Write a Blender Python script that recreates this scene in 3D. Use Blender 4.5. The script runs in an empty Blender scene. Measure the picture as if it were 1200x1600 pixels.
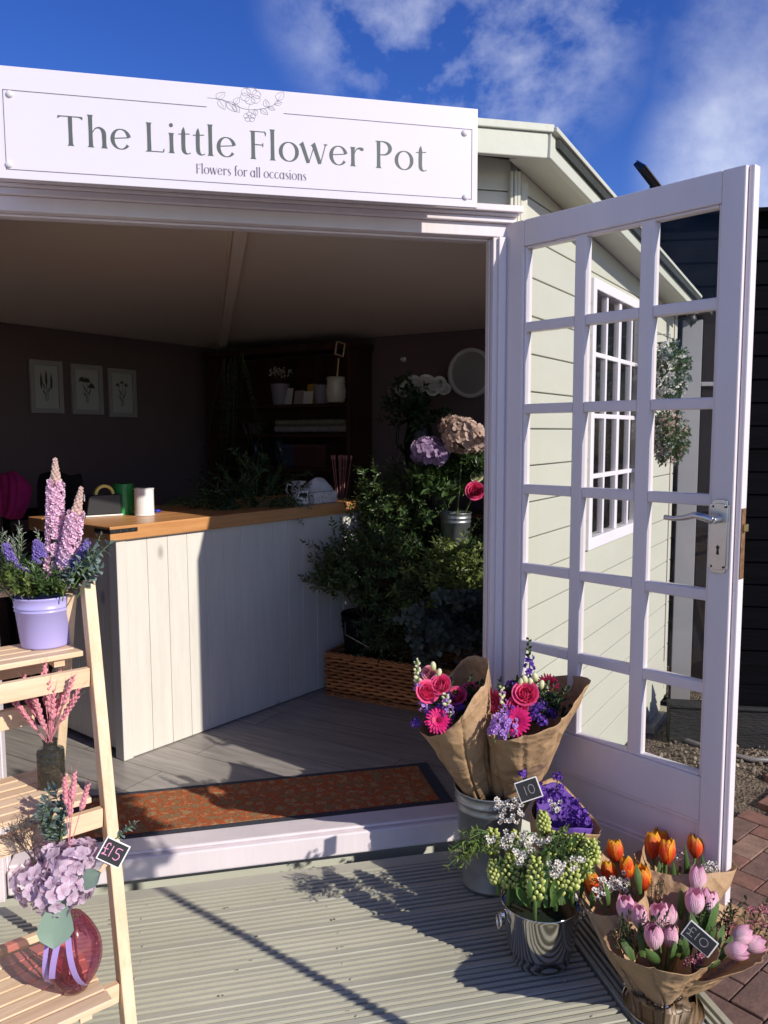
import bpy, bmesh, math, random
from mathutils import Vector, Matrix, noise
V = Vector
R = math.radians
rnd = random.Random(11)
sc = bpy.context.scene
col = sc.collection

# ------------------------------------------------------------------ camera, sky, sun
CAM = V((-0.9552, -2.5540, 1.2427)); YAW = 0.22560; PIT = 0.09920; ROL = -0.0039; FOC = 1240.15
cam_d = bpy.data.cameras.new('camera'); cam = bpy.data.objects.new('camera', cam_d); col.objects.link(cam)
cam.location = CAM
cam_d.sensor_fit = 'VERTICAL'; cam_d.sensor_height = 36.0; cam_d.lens = FOC / 1600 * 36
cam_d.clip_start = 0.05; cam_d.clip_end = 500
_f = V((math.sin(YAW) * math.cos(PIT), math.cos(YAW) * math.cos(PIT), -math.sin(PIT)))
_r = V((math.cos(YAW), -math.sin(YAW), 0)); _u = _r.cross(_f)
_r2 = _r * math.cos(ROL) + _u * math.sin(ROL)
_u2 = _u * math.cos(ROL) - _r * math.sin(ROL)
cam.rotation_euler = Matrix((_r2, _u2, -_f)).transposed().to_euler()
sc.camera = cam

SUN_AZ = V((0.63, -0.777, 0)).normalized(); SUN_EL = R(29)
w = bpy.data.worlds.new('World'); sc.world = w; w.use_nodes = True
nt = w.node_tree; nt.nodes.clear()
def wn(t, **k):
    n = nt.nodes.new(t)
    for a, b in k.items(): setattr(n, a, b)
    return n
sky = wn('ShaderNodeTexSky', sky_type='NISHITA'); sky.sun_disc = False
sky.sun_elevation = SUN_EL; sky.sun_rotation = math.atan2(SUN_AZ.x, SUN_AZ.y)
sky.air_density = 0.95; sky.dust_density = 0.2; sky.ozone_density = 4.0; sky.altitude = 200
geo = wn('ShaderNodeTexCoord')
mp = wn('ShaderNodeMapping'); mp.inputs['Scale'].default_value = (1.0, 1.0, 1.25); mp.inputs['Location'].default_value = (0.37, 0.2, 0.1)
n1 = wn('ShaderNodeTexNoise'); n1.inputs['Scale'].default_value = 3.4; n1.inputs['Detail'].default_value = 9; n1.inputs['Roughness'].default_value = 0.6; n1.inputs['Distortion'].default_value = 0.12
r1 = wn('ShaderNodeValToRGB'); r1.color_ramp.elements[0].position = 0.44; r1.color_ramp.elements[1].position = 0.80
cm = wn('ShaderNodeMix', data_type='RGBA'); cm.inputs[7].default_value = (8.5, 8.7, 9.4, 1)
hs = wn('ShaderNodeHueSaturation'); hs.inputs['Saturation'].default_value = 1.27; hs.inputs['Hue'].default_value = 0.525
bg = wn('ShaderNodeBackground'); bg.inputs[1].default_value = 0.12
ow = wn('ShaderNodeOutputWorld')
L = nt.links.new
L(geo.outputs['Generated'], mp.inputs[0]); L(mp.outputs[0], n1.inputs['Vector']); L(n1.outputs[0], r1.inputs[0])
nrm = wn('ShaderNodeVectorMath', operation='NORMALIZE'); L(geo.outputs['Generated'], nrm.inputs[0]); acc = None
for (dx, dy, dz, c0, c1_, st_) in ((.3168, .8424, .4500, .981, .9970, 1.0), (.2299, .8436, .4853, .982, .9985, 1.0), (.5845, .7634, .2885, .990, .9996, .75), (.5409, .7477, .3851, .9955, .9998, .5), (.3264, .8731, .3622, .9982, .9999, .6), (-.5, -.6, .45, .80, .96, 1.0), (.8, -.5, .3, .85, .97, 1.0)):
    dp = wn('ShaderNodeVectorMath', operation='DOT_PRODUCT'); L(nrm.outputs[0], dp.inputs[0]); q_ = Vector((dx, dy, dz)).normalized(); dp.inputs[1].default_value = q_
    mr_ = wn('ShaderNodeMapRange', interpolation_type='SMOOTHSTEP'); L(dp.outputs['Value'], mr_.inputs[0]); mr_.inputs[1].default_value = c0; mr_.inputs[2].default_value = c1_; mr_.inputs[4].default_value = st_
    if acc is None: acc = mr_.outputs[0]
    else:
        mx_ = wn('ShaderNodeMath', operation='MAXIMUM'); L(acc, mx_.inputs[0]); L(mr_.outputs[0], mx_.inputs[1]); acc = mx_.outputs[0]
mu_ = wn('ShaderNodeMath', operation='MULTIPLY'); L(r1.outputs[0], mu_.inputs[0]); L(acc, mu_.inputs[1])
L(sky.outputs[0], hs.inputs['Color']); L(mu_.outputs[0], cm.inputs[0]); L(hs.outputs[0], cm.inputs[6]); L(cm.outputs[2], bg.inputs[0]); L(bg.outputs[0], ow.inputs[0])
sd = bpy.data.lights.new('sun', 'SUN'); sd.energy = 4.2; sd.angle = R(0.5); sd.color = (1.0, 0.93, 0.83)
so = bpy.data.objects.new('sun', sd); col.objects.link(so)
sdir = V((SUN_AZ.x * math.cos(SUN_EL), SUN_AZ.y * math.cos(SUN_EL), math.sin(SUN_EL)))
so.rotation_euler = sdir.to_track_quat('Z', 'Y').to_euler(); so.location = (3, -5, 5)
sc.view_settings.view_transform = 'Standard'; sc.view_settings.look = 'None'
sc.view_settings.exposure = 0.25; sc.view_settings.gamma = 1
sc.cycles.max_bounces = 12; sc.cycles.diffuse_bounces = 9; sc.cycles.transparent_max_bounces = 24
sc.cycles.sample_clamp_indirect = 6; sc.cycles.caustics_reflective = False; sc.cycles.caustics_refractive = False

# ------------------------------------------------------------------ measuring helpers
def ray(px, py):
    a, b = (px - 600) / FOC, (py - 800) / FOC
    a, b = a * math.cos(ROL) + b * math.sin(ROL), -a * math.sin(ROL) + b * math.cos(ROL)
    r, fw, u = a, 1, -b
    fw, u = fw * math.cos(PIT) + u * math.sin(PIT), -fw * math.sin(PIT) + u * math.cos(PIT)
    return V((r * math.cos(YAW) + fw * math.sin(YAW), -r * math.sin(YAW) + fw * math.cos(YAW), u))
def on(px, py, n, d):
    v = ray(px, py); n = V(n); return CAM + v * ((d - n.dot(CAM)) / n.dot(v))
def onz(px, py, z): return on(px, py, (0, 0, 1), z)
def at(px, py, dep):                       # dep: horizontal distance in front of the lens plane
    v = ray(px, py); h = v.x * math.sin(YAW) + v.y * math.cos(YAW); return CAM + v * (dep / h)
D = -0.15; F = -0.065; G = -0.40; Y0 = -0.10
AX = V((1, 0, 0)); AY = V((0, 1, 0)); AZ = V((0, 0, 1))
SA = V((.70711, .70711, 0)); SB = V((.70711, -.70711, 0))

# ------------------------------------------------------------------ mesh builder
class MB:
    def __init__(s): s.v = []; s.f = []; s.m = []; s.c = []; s.mi = 0; s.g = 0.5
    def vert(s, p, a=0.0, b=0.0): s.v.append(tuple(p)); s.c.append((a, s.g, b, 1)); return len(s.v) - 1
    def face(s, *i): s.f.append(i); s.m.append(s.mi)
    def box(s, o, X, Y, Z, a, b):             # corners a, b in the frame o, X, Y, Z
        ids = []
        for k in range(8):
            x = (a, b)[k & 1][0]; y = (a, b)[(k >> 1) & 1][1]; z = (a, b)[(k >> 2) & 1][2]
            ids.append(s.vert(o + X * x + Y * y + Z * z))
        fl = [(0, 2, 3, 1), (4, 5, 7, 6), (0, 1, 5, 4), (2, 6, 7, 3), (0, 4, 6, 2), (1, 3, 7, 5)]
        if X.cross(Y).dot(Z) < 0: fl = [q[::-1] for q in fl]
        if (b[0] - a[0]) * (b[1] - a[1]) * (b[2] - a[2]) < 0: fl = [q[::-1] for q in fl]
        for q in fl: s.face(*[ids[i] for i in q])
    def beam(s, p, q, wv, w, hv, h):           # bar from p to q, wv/hv unit section axes
        d = q - p; ln = d.length; d = d / ln
        s.box(p, d, wv, hv, (0, -w / 2, -h / 2), (ln, w / 2, h / 2))
    def prism(s, poly, o, X, Y, N, t0, t1):    # 2-D polygon in X,Y extruded along N
        n = len(poly)
        a = [s.vert(o + X * x + Y * y + N * t0) for x, y in poly]
        b = [s.vert(o + X * x + Y * y + N * t1) for x, y in poly]
        s.face(*a[::-1]); s.face(*b)
        for i in range(n): s.face(a[i], a[(i + 1) % n], b[(i + 1) % n], b[i])
    def tube(s, pts, r, n=6, cap=True):
        pts = [V(p) for p in pts]
        rs = r if isinstance(r, (list, tuple)) else [r] * len(pts)
        prev = None; rings = []
        for i, p in enumerate(pts):
            d = (pts[min(i + 1, len(pts) - 1)] - pts[max(i - 1, 0)]).normalized()
            if prev is None: u = d.orthogonal().normalized()
            else:
                u = prev - d * prev.dot(d); u = u.normalized() if u.length > 1e-6 else d.orthogonal().normalized()
            prev = u; vv = d.cross(u)
            rings.append([s.vert(p + (u * math.cos(6.28318 * k / n) + vv * math.sin(6.28318 * k / n)) * rs[i], i / max(1, len(pts) - 1)) for k in range(n)])
        for a, b in zip(rings, rings[1:]):
            for k in range(n): s.face(a[k], a[(k + 1) % n], b[(k + 1) % n], b[k])
        if cap: s.face(*rings[0][::-1]); s.face(*rings[-1])
    def lathe(s, o, prof, n=32, up=AZ, sx=1.0, closed=False):
        X = up.orthogonal().normalized() if abs(up.z) < .99 else AX; Y = up.cross(X)
        rings = []
        for i, (r, z) in enumerate(prof):
            rings.append([s.vert(o + up * z + (X * math.cos(6.28318 * k / n) * sx + Y * math.sin(6.28318 * k / n)) * r, i / max(1, len(prof) - 1)) for k in range(n)])
        for a, b in zip(rings, rings[1:]):
            for k in range(n): s.face(a[k], a[(k + 1) % n], b[(k + 1) % n], b[k])
        if closed: s.face(*rings[0][::-1]); s.face(*rings[-1])
    def blob(s, c, r, ax=AZ, k=1.0, n=6, m=4):   # small ellipsoid stretched k along ax
        X = ax.orthogonal().normalized(); Y = ax.cross(X)
        rings = []
        for i in range(1, m):
            t = math.pi * i / m
            rings.append([s.vert(c - ax * math.cos(t) * r * k + (X * math.cos(6.28318 * j / n) + Y * math.sin(6.28318 * j / n)) * math.sin(t) * r, i / m) for j in range(n)])
        a = s.vert(c - ax * r * k, 0); b = s.vert(c + ax * r * k, 1)
        for j in range(n): s.face(a, rings[0][(j + 1) % n], rings[0][j]); s.face(b, rings[-1][j], rings[-1][(j + 1) % n])
        for p, q in zip(rings, rings[1:]):
            for j in range(n): s.face(p[j], p[(j + 1) % n], q[(j + 1) % n], q[j])
    def leaf(s, p, d, n, l, w, bend=0.15, fold=0.15, wide=0.45):
        s.g = rnd.random(); d = d.normalized(); sd = d.cross(n)
        if sd.length < 1e-4: sd = d.orthogonal()
        sd = sd.normalized(); n = sd.cross(d)
        a = s.vert(p, 0, .5)
        m1 = p + d * l * wide; q1 = s.vert(m1 - n * l * bend * .25, .5, .5)
        e1 = s.vert(m1 + sd * w / 2 + n * w * fold, .5, 0); e2 = s.vert(m1 - sd * w / 2 + n * w * fold, .5, 1)
        m2 = p + d * l * .78; q2 = s.vert(m2 - n * l * bend * .6, .8, .5)
        g1 = s.vert(m2 + sd * w * .33 + n * (w * fold * .6 - l * bend * .5), .8, 0); g2 = s.vert(m2 - sd * w * .33 + n * (w * fold * .6 - l * bend * .5), .8, 1)
        t = s.vert(p + d * l - n * l * bend, 1, .5)
        s.face(a, e1, q1); s.face(a, q1, e2); s.face(q1, e1, g1, q2); s.face(q1, q2, g2, e2); s.face(q2, g1, t); s.face(q2, t, g2)
    def petal(s, p, d, n, l, w, cup=0.3, curl=0.2, nu=3, nv=4, tipw=.6):
        d = d.normalized(); sd = d.cross(n).normalized(); n = sd.cross(d); g = []
        for i in range(nv + 1):
            t = i / nv; ww = w * (0.25 + .75 * math.sin(min(1, t * 1.25) * math.pi / 2)) * (1 if t < .7 else 1 - (1 - tipw) * ((t - .7) / .3) ** 1.6)
            row = []
            for j in range(nu + 1):
                q = j / nu * 2 - 1
                row.append(s.vert(p + d * (l * t) + sd * (q * ww / 2) + n * (cup * w * q * q * .5 + l * cup * math.sin(t * 2.2) * .35 - l * curl * t * t), t, (q + 1) / 2))
            g.append(row)
        for a, b in zip(g, g[1:]):
            for j in range(nu): s.face(a[j], a[j + 1], b[j + 1], b[j])
    def build(s, name, mats, parent=None, smooth=False, bevel=0, solid=0):
        me = bpy.data.meshes.new(name); me.from_pydata(s.v, [], s.f)
        if not isinstance(mats, (list, tuple)): mats = [mats]
        for m in mats: me.materials.append(m)
        if len(mats) > 1: me.polygons.foreach_set('material_index', s.m)
        at_ = me.attributes.new('vc', 'FLOAT_COLOR', 'POINT')
        at_.data.foreach_set('color', [x for c in s.c for x in c])
        if smooth: me.polygons.foreach_set('use_smooth', [True] * len(me.polygons))
        me.update()
        o = bpy.data.objects.new(name, me); col.objects.link(o)
        if bevel:
            b = o.modifiers.new('bevel', 'BEVEL'); b.width = bevel; b.segments = 2; b.limit_method = 'ANGLE'; b.angle_limit = R(50)
        if solid:
            b = o.modifiers.new('solid', 'SOLIDIFY'); b.thickness = solid; b.offset = 0
        if parent is not None:
            o.parent = parent
            if parent.type == 'EMPTY': o.matrix_parent_inverse = Matrix.Translation(-V(parent.location))
        return o
def tag(o, label, cat, group=None, kind=None):
    if label: o['label'] = label
    if cat: o['category'] = cat
    if group: o['group'] = group
    if kind: o['kind'] = kind
    return o
def thing(name, loc, label, cat, group=None):
    o = bpy.data.objects.new(name, None); o.empty_display_size = .1; col.objects.link(o); o.location = loc
    return tag(o, label, cat, group)
def copy_tree(o, shift, parent=None):
    c = o.copy(); col.objects.link(c)
    if parent is None: c.location = V(o.location) + shift
    else: c.parent = parent; c.matrix_parent_inverse = o.matrix_parent_inverse.copy()
    for ch in [x for x in bpy.data.objects if x.parent == o]: copy_tree(ch, shift, c)
    return c
def clip(poly, a, b, c):                     # keep a*x+b*y<=c
    out = []
    for i in range(len(poly)):
        p, q = poly[i], poly[(i + 1) % len(poly)]
        dp, dq = a * p[0] + b * p[1] - c, a * q[0] + b * q[1] - c
        if dp <= 0: out.append(p)
        if dp * dq < 0:
            t = dp / (dp - dq); out.append((p[0] + (q[0] - p[0]) * t, p[1] + (q[1] - p[1]) * t))
    return out

# ------------------------------------------------------------------ materials
def base_mat(name):
    m = bpy.data.materials.new(name); m.use_nodes = True; t = m.node_tree
    return m, t, t.nodes['Principled BSDF'], t.links.new
def N(t, typ, **k):
    n = t.nodes.new(typ)
    for a, b in k.items():
        if a in n.inputs.keys(): n.inputs[a].default_value = b
        else: setattr(n, a, b)
    return n
def c4(c): return (c[0], c[1], c[2], 1)
def mix(c, k): return tuple(max(0, min(1, x * k)) for x in c)
def paint(name, c, rough=.5, var=.1, scale=3, bump=.25, bs=60, stretch=(1, 1, 1), dirt=None, metal=0, spec=.5, bd=.002, rot=(0, 0, 0)):
    m, t, p, l = base_mat(name)
    tc = N(t, 'ShaderNodeTexCoord'); mp = N(t, 'ShaderNodeMapping'); mp.inputs['Scale'].default_value = stretch; mp.inputs['Rotation'].default_value = rot
    l(tc.outputs['Object'], mp.inputs[0])
    n = N(t, 'ShaderNodeTexNoise', Scale=scale, Detail=8, Roughness=.62); l(mp.outputs[0], n.inputs['Vector'])
    r = N(t, 'ShaderNodeValToRGB'); e = r.color_ramp.elements
    e[0].position = .3; e[1].position = .7; e[0].color = c4(mix(c, 1 - var)); e[1].color = c4(mix(c, 1 + var * .6))
    l(n.outputs[0], r.inputs[0]); out = r.outputs[0]
    if dirt:
        n2 = N(t, 'ShaderNodeTexNoise', Scale=dirt[1], Detail=10, Roughness=.7); l(mp.outputs[0], n2.inputs['Vector'])
        r2 = N(t, 'ShaderNodeValToRGB'); r2.color_ramp.elements[0].position = dirt[2]; r2.color_ramp.elements[1].position = dirt[2] + .1
        mx = N(t, 'ShaderNodeMix', data_type='RGBA'); l(r2.outputs[0], mx.inputs[0]); l(out, mx.inputs[6]); mx.inputs[7].default_value = c4(dirt[0]); out = mx.outputs[2]
    l(out, p.inputs['Base Color'])
    p.inputs['Roughness'].default_value = rough; p.inputs['Metallic'].default_value = metal; p.inputs['Specular IOR Level'].default_value = spec
    if bump:
        nb = N(t, 'ShaderNodeTexNoise', Scale=bs, Detail=4); l(mp.outputs[0], nb.inputs['Vector'])
        b = N(t, 'ShaderNodeBump', Strength=bump, Distance=bd); l(nb.outputs[0], b.inputs['Height']); l(b.outputs[0], p.inputs['Normal'])
    return m
def wood(name, c1, c2, axis, rough=.5, scale=9, stretch=14, knots=True, bump=.15):
    m, t, p, l = base_mat(name)
    tc = N(t, 'ShaderNodeTexCoord'); mp = N(t, 'ShaderNodeMapping')
    ang = math.atan2(axis[1], axis[0]); tz = abs(axis[2]) > .7
    mp.vector_type = 'POINT'
    mp.inputs['Rotation'].default_value = (0, 0, -ang)
    l(tc.outputs['Object'], mp.inputs[0])
    m2 = N(t, 'ShaderNodeMapping'); m2.inputs['Scale'].default_value = (stretch, stretch, 1) if tz else (1, stretch, stretch); l(mp.outputs[0], m2.inputs[0])
    n = N(t, 'ShaderNodeTexNoise', Scale=scale * .35, Detail=7, Roughness=.6, Distortion=.5); l(m2.outputs[0], n.inputs['Vector'])
    w_ = N(t, 'ShaderNodeTexNoise', Scale=scale * 3, Detail=3); l(m2.outputs[0], w_.inputs['Vector'])
    ad = N(t, 'ShaderNodeMath', operation='MULTIPLY_ADD'); l(w_.outputs[0], ad.inputs[0]); ad.inputs[1].default_value = .35; l(n.outputs[0], ad.inputs[2])
    r = N(t, 'ShaderNodeValToRGB'); e = r.color_ramp.elements; e[0].position = .45; e[1].position = .85; e[0].color = c4(c2); e[1].color = c4(c1)
    l(ad.outputs[0], r.inputs[0]); out = r.outputs[0]
    if knots:
        vo = N(t, 'ShaderNodeTexVoronoi', Scale=4.2); m3 = N(t, 'ShaderNodeMapping'); m3.inputs['Scale'].default_value = (1, 1, .5) if tz else (.5, 1, 1); l(mp.outputs[0], m3.inputs[0]); l(m3.outputs[0], vo.inputs['Vector'])
        rk = N(t, 'ShaderNodeValToRGB'); rk.color_ramp.elements[0].position = .03; rk.color_ramp.elements[1].position = .09
        rk.color_ramp.elements[0].color = (1, 1, 1, 1); rk.color_ramp.elements[1].color = (0, 0, 0, 1); l(vo.outputs['Distance'], rk.inputs[0])
        mx = N(t, 'ShaderNodeMix', data_type='RGBA'); l(rk.outputs[0], mx.inputs[0]); l(out, mx.inputs[6]); mx.inputs[7].default_value = c4(mix(c2, .45)); out = mx.outputs[2]
    l(out, p.inputs['Base Color']); p.inputs['Roughness'].default_value = rough
    b = N(t, 'ShaderNodeBump', Strength=bump, Distance=.002); l(ad.outputs[0], b.inputs['Height']); l(b.outputs[0], p.inputs['Normal'])
    return m
def vcmat(name, stops, var=.25, rough=.5, trans=.25, rib=0, spec=.4, alt=None, vein=0):
    """petals and leaves: colour runs from base to tip (vc.r), each one a little different (vc.g)"""
    m, t, p, l = base_mat(name)
    a = N(t, 'ShaderNodeAttribute', attribute_name='vc'); s = N(t, 'ShaderNodeSeparateColor'); l(a.outputs['Color'], s.inputs[0])
    r = N(t, 'ShaderNodeValToRGB'); e = r.color_ramp.elements
    while len(e) < len(stops): e.new(.5)
    for i, (pos, c) in enumerate(stops): e[i].position = pos; e[i].color = c4(c)
    tc = N(t, 'ShaderNodeTexCoord')
    src = s.outputs[0]
    if rib:
        nz = N(t, 'ShaderNodeTexNoise', Scale=rib, Detail=3); l(tc.outputs['Object'], nz.inputs['Vector'])
        mm = N(t, 'ShaderNodeMath', operation='MULTIPLY_ADD'); l(nz.outputs[0], mm.inputs[0]); mm.inputs[1].default_value = .5
        m0 = N(t, 'ShaderNodeMath', operation='SUBTRACT'); l(src, m0.inputs[0]); m0.inputs[1].default_value = .25; l(m0.outputs[0], mm.inputs[2]); src = mm.outputs[0]
    l(src, r.inputs[0]); out = r.outputs[0]
    if alt:                                    # edge colour by vc.b
        ab = N(t, 'ShaderNodeMath', operation='SUBTRACT'); l(s.outputs[2], ab.inputs[0]); ab.inputs[1].default_value = .5
        ab2 = N(t, 'ShaderNodeMath', operation='ABSOLUTE'); l(ab.outputs[0], ab2.inputs[0])
        rr = N(t, 'ShaderNodeValToRGB'); rr.color_ramp.elements[0].position = alt[1]; rr.color_ramp.elements[1].position = alt[1] + .2; l(ab2.outputs[0], rr.inputs[0])
        mlt = N(t, 'ShaderNodeMath', operation='MULTIPLY'); l(rr.outputs[0], mlt.inputs[0]); l(s.outputs[0], mlt.inputs[1])
        mx = N(t, 'ShaderNodeMix', data_type='RGBA'); l(mlt.outputs[0], mx.inputs[0]); l(out, mx.inputs[6]); mx.inputs[7].default_value = c4(alt[0]); out = mx.outputs[2]
    hv = N(t, 'ShaderNodeHueSaturation'); mr = N(t, 'ShaderNodeMapRange'); l(s.outputs[1], mr.inputs[0]); mr.inputs[3].default_value = 1 - var; mr.inputs[4].default_value = 1 + var
    l(mr.outputs[0], hv.inputs['Value']); l(out, hv.inputs['Color']); out = hv.outputs[0]
    l(out, p.inputs['Base Color']); p.inputs['Roughness'].default_value = rough; p.inputs['Specular IOR Level'].default_value = spec
    if vein:
        sb_ = N(t, 'ShaderNodeMath', operation='MULTIPLY'); l(s.outputs[2], sb_.inputs[0]); sb_.inputs[1].default_value = vein; sn = N(t, 'ShaderNodeMath', operation='SINE'); l(sb_.outputs[0], sn.inputs[0])
        nzv = N(t, 'ShaderNodeTexNoise', Scale=90, Detail=3); l(tc.outputs['Object'], nzv.inputs['Vector']); adv = N(t, 'ShaderNodeMath', operation='MULTIPLY_ADD'); l(nzv.outputs[0], adv.inputs[0]); adv.inputs[1].default_value = 2.5; l(sn.outputs[0], adv.inputs[2])
        bv = N(t, 'ShaderNodeBump', Strength=.6, Distance=.0007); l(adv.outputs[0], bv.inputs['Height']); l(bv.outputs[0], p.inputs['Normal'])
    if trans:
        tr = N(t, 'ShaderNodeBsdfTranslucent'); l(out, tr.inputs[0]); ms = N(t, 'ShaderNodeMixShader'); ms.inputs[0].default_value = trans
        l(p.outputs[0], ms.inputs[1]); l(tr.outputs[0], ms.inputs[2]); l(ms.outputs[0], t.nodes['Material Output'].inputs[0])
    return m
def glass_thin(name, tint=(.93, .95, .94), dirt=.05, ior=1.5):
    m, t, p, l = base_mat(name); t.nodes.remove(p)
    tr = N(t, 'ShaderNodeBsdfTransparent'); tr.inputs[0].default_value = c4(tint)
    gl = N(t, 'ShaderNodeBsdfGlossy'); gl.inputs['Roughness'].default_value = .01
    fr = N(t, 'ShaderNodeFresnel'); fr.inputs[0].default_value = ior
    ms = N(t, 'ShaderNodeMixShader'); l(fr.outputs[0], ms.inputs[0]); l(tr.outputs[0], ms.inputs[1]); l(gl.outputs[0], ms.inputs[2]); out = ms.outputs[0]
    if dirt:
        df = N(t, 'ShaderNodeBsdfDiffuse'); df.inputs[0].default_value = (.8, .8, .78, 1)
        tc = N(t, 'ShaderNodeTexCoord'); nz = N(t, 'ShaderNodeTexNoise', Scale=9, Detail=8, Roughness=.7); l(tc.outputs['Object'], nz.inputs['Vector'])
        mr = N(t, 'ShaderNodeMapRange'); l(nz.outputs[0], mr.inputs[0]); mr.inputs[1].default_value = .42; mr.inputs[2].default_value = .8; mr.inputs[4].default_value = dirt
        m2 = N(t, 'ShaderNodeMixShader'); l(mr.outputs[0], m2.inputs[0]); l(out, m2.inputs[1]); l(df.outputs[0], m2.inputs[2]); out = m2.outputs[0]
    l(out, t.nodes['Material Output'].inputs[0]); return m

LILAC = (.60, .52, .66)
M = {}
M['lilac'] = paint('lilac_gloss_paint', (.74, .67, .69), .36, .08, 3, .45, 28, (1.6, 1.6, .16), bd=.0022, dirt=((.45, .39, .40), 38, .70))
M['winlit'] = paint('sunlit_window_paint', (.80, .75, .79), .4, .05, 3, .2, 40)  # lilac lifted towards white, direct sun put into the colour
M['sage'] = paint('sage_cream_paint', (.54, .535, .45), .5, .06, 1.6, .3, 30, (.5, .5, 2), bd=.002, dirt=((.5, .48, .36), 30, .74))
M['sage_dark'] = paint('sage_trim_paint', (.53, .54, .45), .5, .08, 2, .3, 40)
M['deck'] = paint('sage_deck_paint', (.435, .425, .335), .55, .18, 3.2, .5, 60, (.35, 1, 1), dirt=((.25, .245, .19), 22, .60), bd=.002)
M['sign'] = paint('sign_white', (.69, .65, .69), .35, .02, 1, .03, 10, dirt=((.6, .55, .6), 60, .80))
M['ink'] = paint('sign_ink', (.09, .105, .10), .5, .1, 40, 0)
M['ink_soft'] = paint('sign_fine_ink', (.30, .27, .32), .5, 0, 1, 0)
M['ink_line'] = paint('sign_line_ink', (.13, .09, .16), .5, 0, 1, 0)
M['plum'] = paint('plum_wall_paint', (.175, .125, .130), .85, .06, 1.5, .1, 60)
M['ceil'] = paint('cream_ceiling', (.86, .77, .69), .8, .04, 1.2, .1, 30)
M['white'] = paint('white_paint', (.8, .78, .77), .45, .04, 4, .15, 40)
M['counter'] = wood('whitewashed_boards', (.68, .65, .59), (.61, .58, .515), (0, 0, 1), .6, 7, 10, True, .15)
M['pine'] = wood('varnished_pine', (.60, .30, .12), (.45, .20, .07), (.79, .62, 0), .32, 7, 16, True, .1)
M['spruce_x'] = wood('pale_pine_slats', (.80, .60, .40), (.60, .40, .235), (.9, .44, 0), .6, 8, 14, False, .25)
M['spruce_z'] = wood('pale_pine_legs', (.80, .61, .41), (.62, .43, .25), (0, 0, 1), .6, 8, 14, False, .25)
M['oakdark'] = wood('dark_bookcase_wood', (.075, .030, .018), (.035, .014, .010), (0, 0, 1), .4, 6, 8, False)
M['black'] = paint('black_plastic', (.008, .008, .010), .45, .2, 8, .05, 60)
M['blackmetal'] = paint('black_iron', (.015, .015, .016), .45, .2, 20, .1, 90)
M['matteblack'] = paint('matte_black', (.007, .007, .009), .85, .2, 5, .1, 30, spec=.1)
M['steel'] = paint('polished_steel', (.78, .76, .72), .08, .05, 6, .02, 12, metal=1)
M['brushed'] = paint('satin_chrome', (.55, .55, .56), .28, .06, 20, .05, 60, metal=1)
M['zinc'] = paint('galvanised_zinc', (.40, .42, .43), .40, .22, 14, .12, 25, metal=.85)
M['rust'] = paint('rusty_brass', (.30, .16, .08), .55, .5, 60, .3, 120, metal=.6)
def kraft():
    m, t, p, l = base_mat('creased_kraft_paper'); tc = N(t, 'ShaderNodeTexCoord')
    nz = N(t, 'ShaderNodeTexNoise', Scale=7, Detail=3); l(tc.outputs['Object'], nz.inputs['Vector']); wm = N(t, 'ShaderNodeMix', data_type='RGBA', blend_type='LINEAR_LIGHT'); wm.inputs[0].default_value = .06; l(tc.outputs['Object'], wm.inputs[6]); l(nz.outputs['Color'], wm.inputs[7])
    v1 = N(t, 'ShaderNodeTexVoronoi', Scale=13); l(wm.outputs[2], v1.inputs['Vector']); v2 = N(t, 'ShaderNodeTexVoronoi', Scale=34); l(wm.outputs[2], v2.inputs['Vector'])
    ad = N(t, 'ShaderNodeMath', operation='MULTIPLY_ADD'); l(v2.outputs['Distance'], ad.inputs[0]); ad.inputs[1].default_value = .30; l(v1.outputs['Distance'], ad.inputs[2])
    b = N(t, 'ShaderNodeBump', Strength=.75, Distance=.016); l(ad.outputs[0], b.inputs['Height']); l(b.outputs[0], p.inputs['Normal'])
    n2 = N(t, 'ShaderNodeTexNoise', Scale=160, Detail=6, Roughness=.7); l(tc.outputs['Object'], n2.inputs['Vector']); r_ = N(t, 'ShaderNodeValToRGB'); r_.color_ramp.elements[0].position = .3; r_.color_ramp.elements[1].position = .7; r_.color_ramp.elements[0].color = (.40, .25, .13, 1); r_.color_ramp.elements[1].color = (.50, .325, .18, 1); l(n2.outputs[0], r_.inputs[0]); l(r_.outputs[0], p.inputs['Base Color']); p.inputs['Roughness'].default_value = .62
    tr = N(t, 'ShaderNodeBsdfTranslucent'); tr.inputs[0].default_value = (.42, .23, .09, 1); l(b.outputs[0], tr.inputs['Normal']); ms = N(t, 'ShaderNodeMixShader'); ms.inputs[0].default_value = .12; l(p.outputs[0], ms.inputs[1]); l(tr.outputs[0], ms.inputs[2]); l(ms.outputs[0], t.nodes['Material Output'].inputs[0])
    return m
M['brown_paper'] = kraft() if True else paint('kraft_paper', (.45, .29, .16), .7, .07, 6, .5, 18, (1, 1, 1), bd=.006, dirt=((.36, .22, .12), 60, .70))
M['glass'] = glass_thin('window_glass', dirt=.03, ior=1.33)
M['chalk'] = paint('chalkboard', (.018, .018, .02), .7, .3, 25, .05, 80)
M['cardwhite'] = paint('white_card', (.8, .78, .74), .6, .03, 5, 0)
M['ink_pink'] = paint('pink_chalk', (.85, .35, .55), .8, .1, 50, 0)
M['ink_chalk'] = paint('grey_chalk', (.30, .30, .30), .8, .3, 90, 0)

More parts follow.
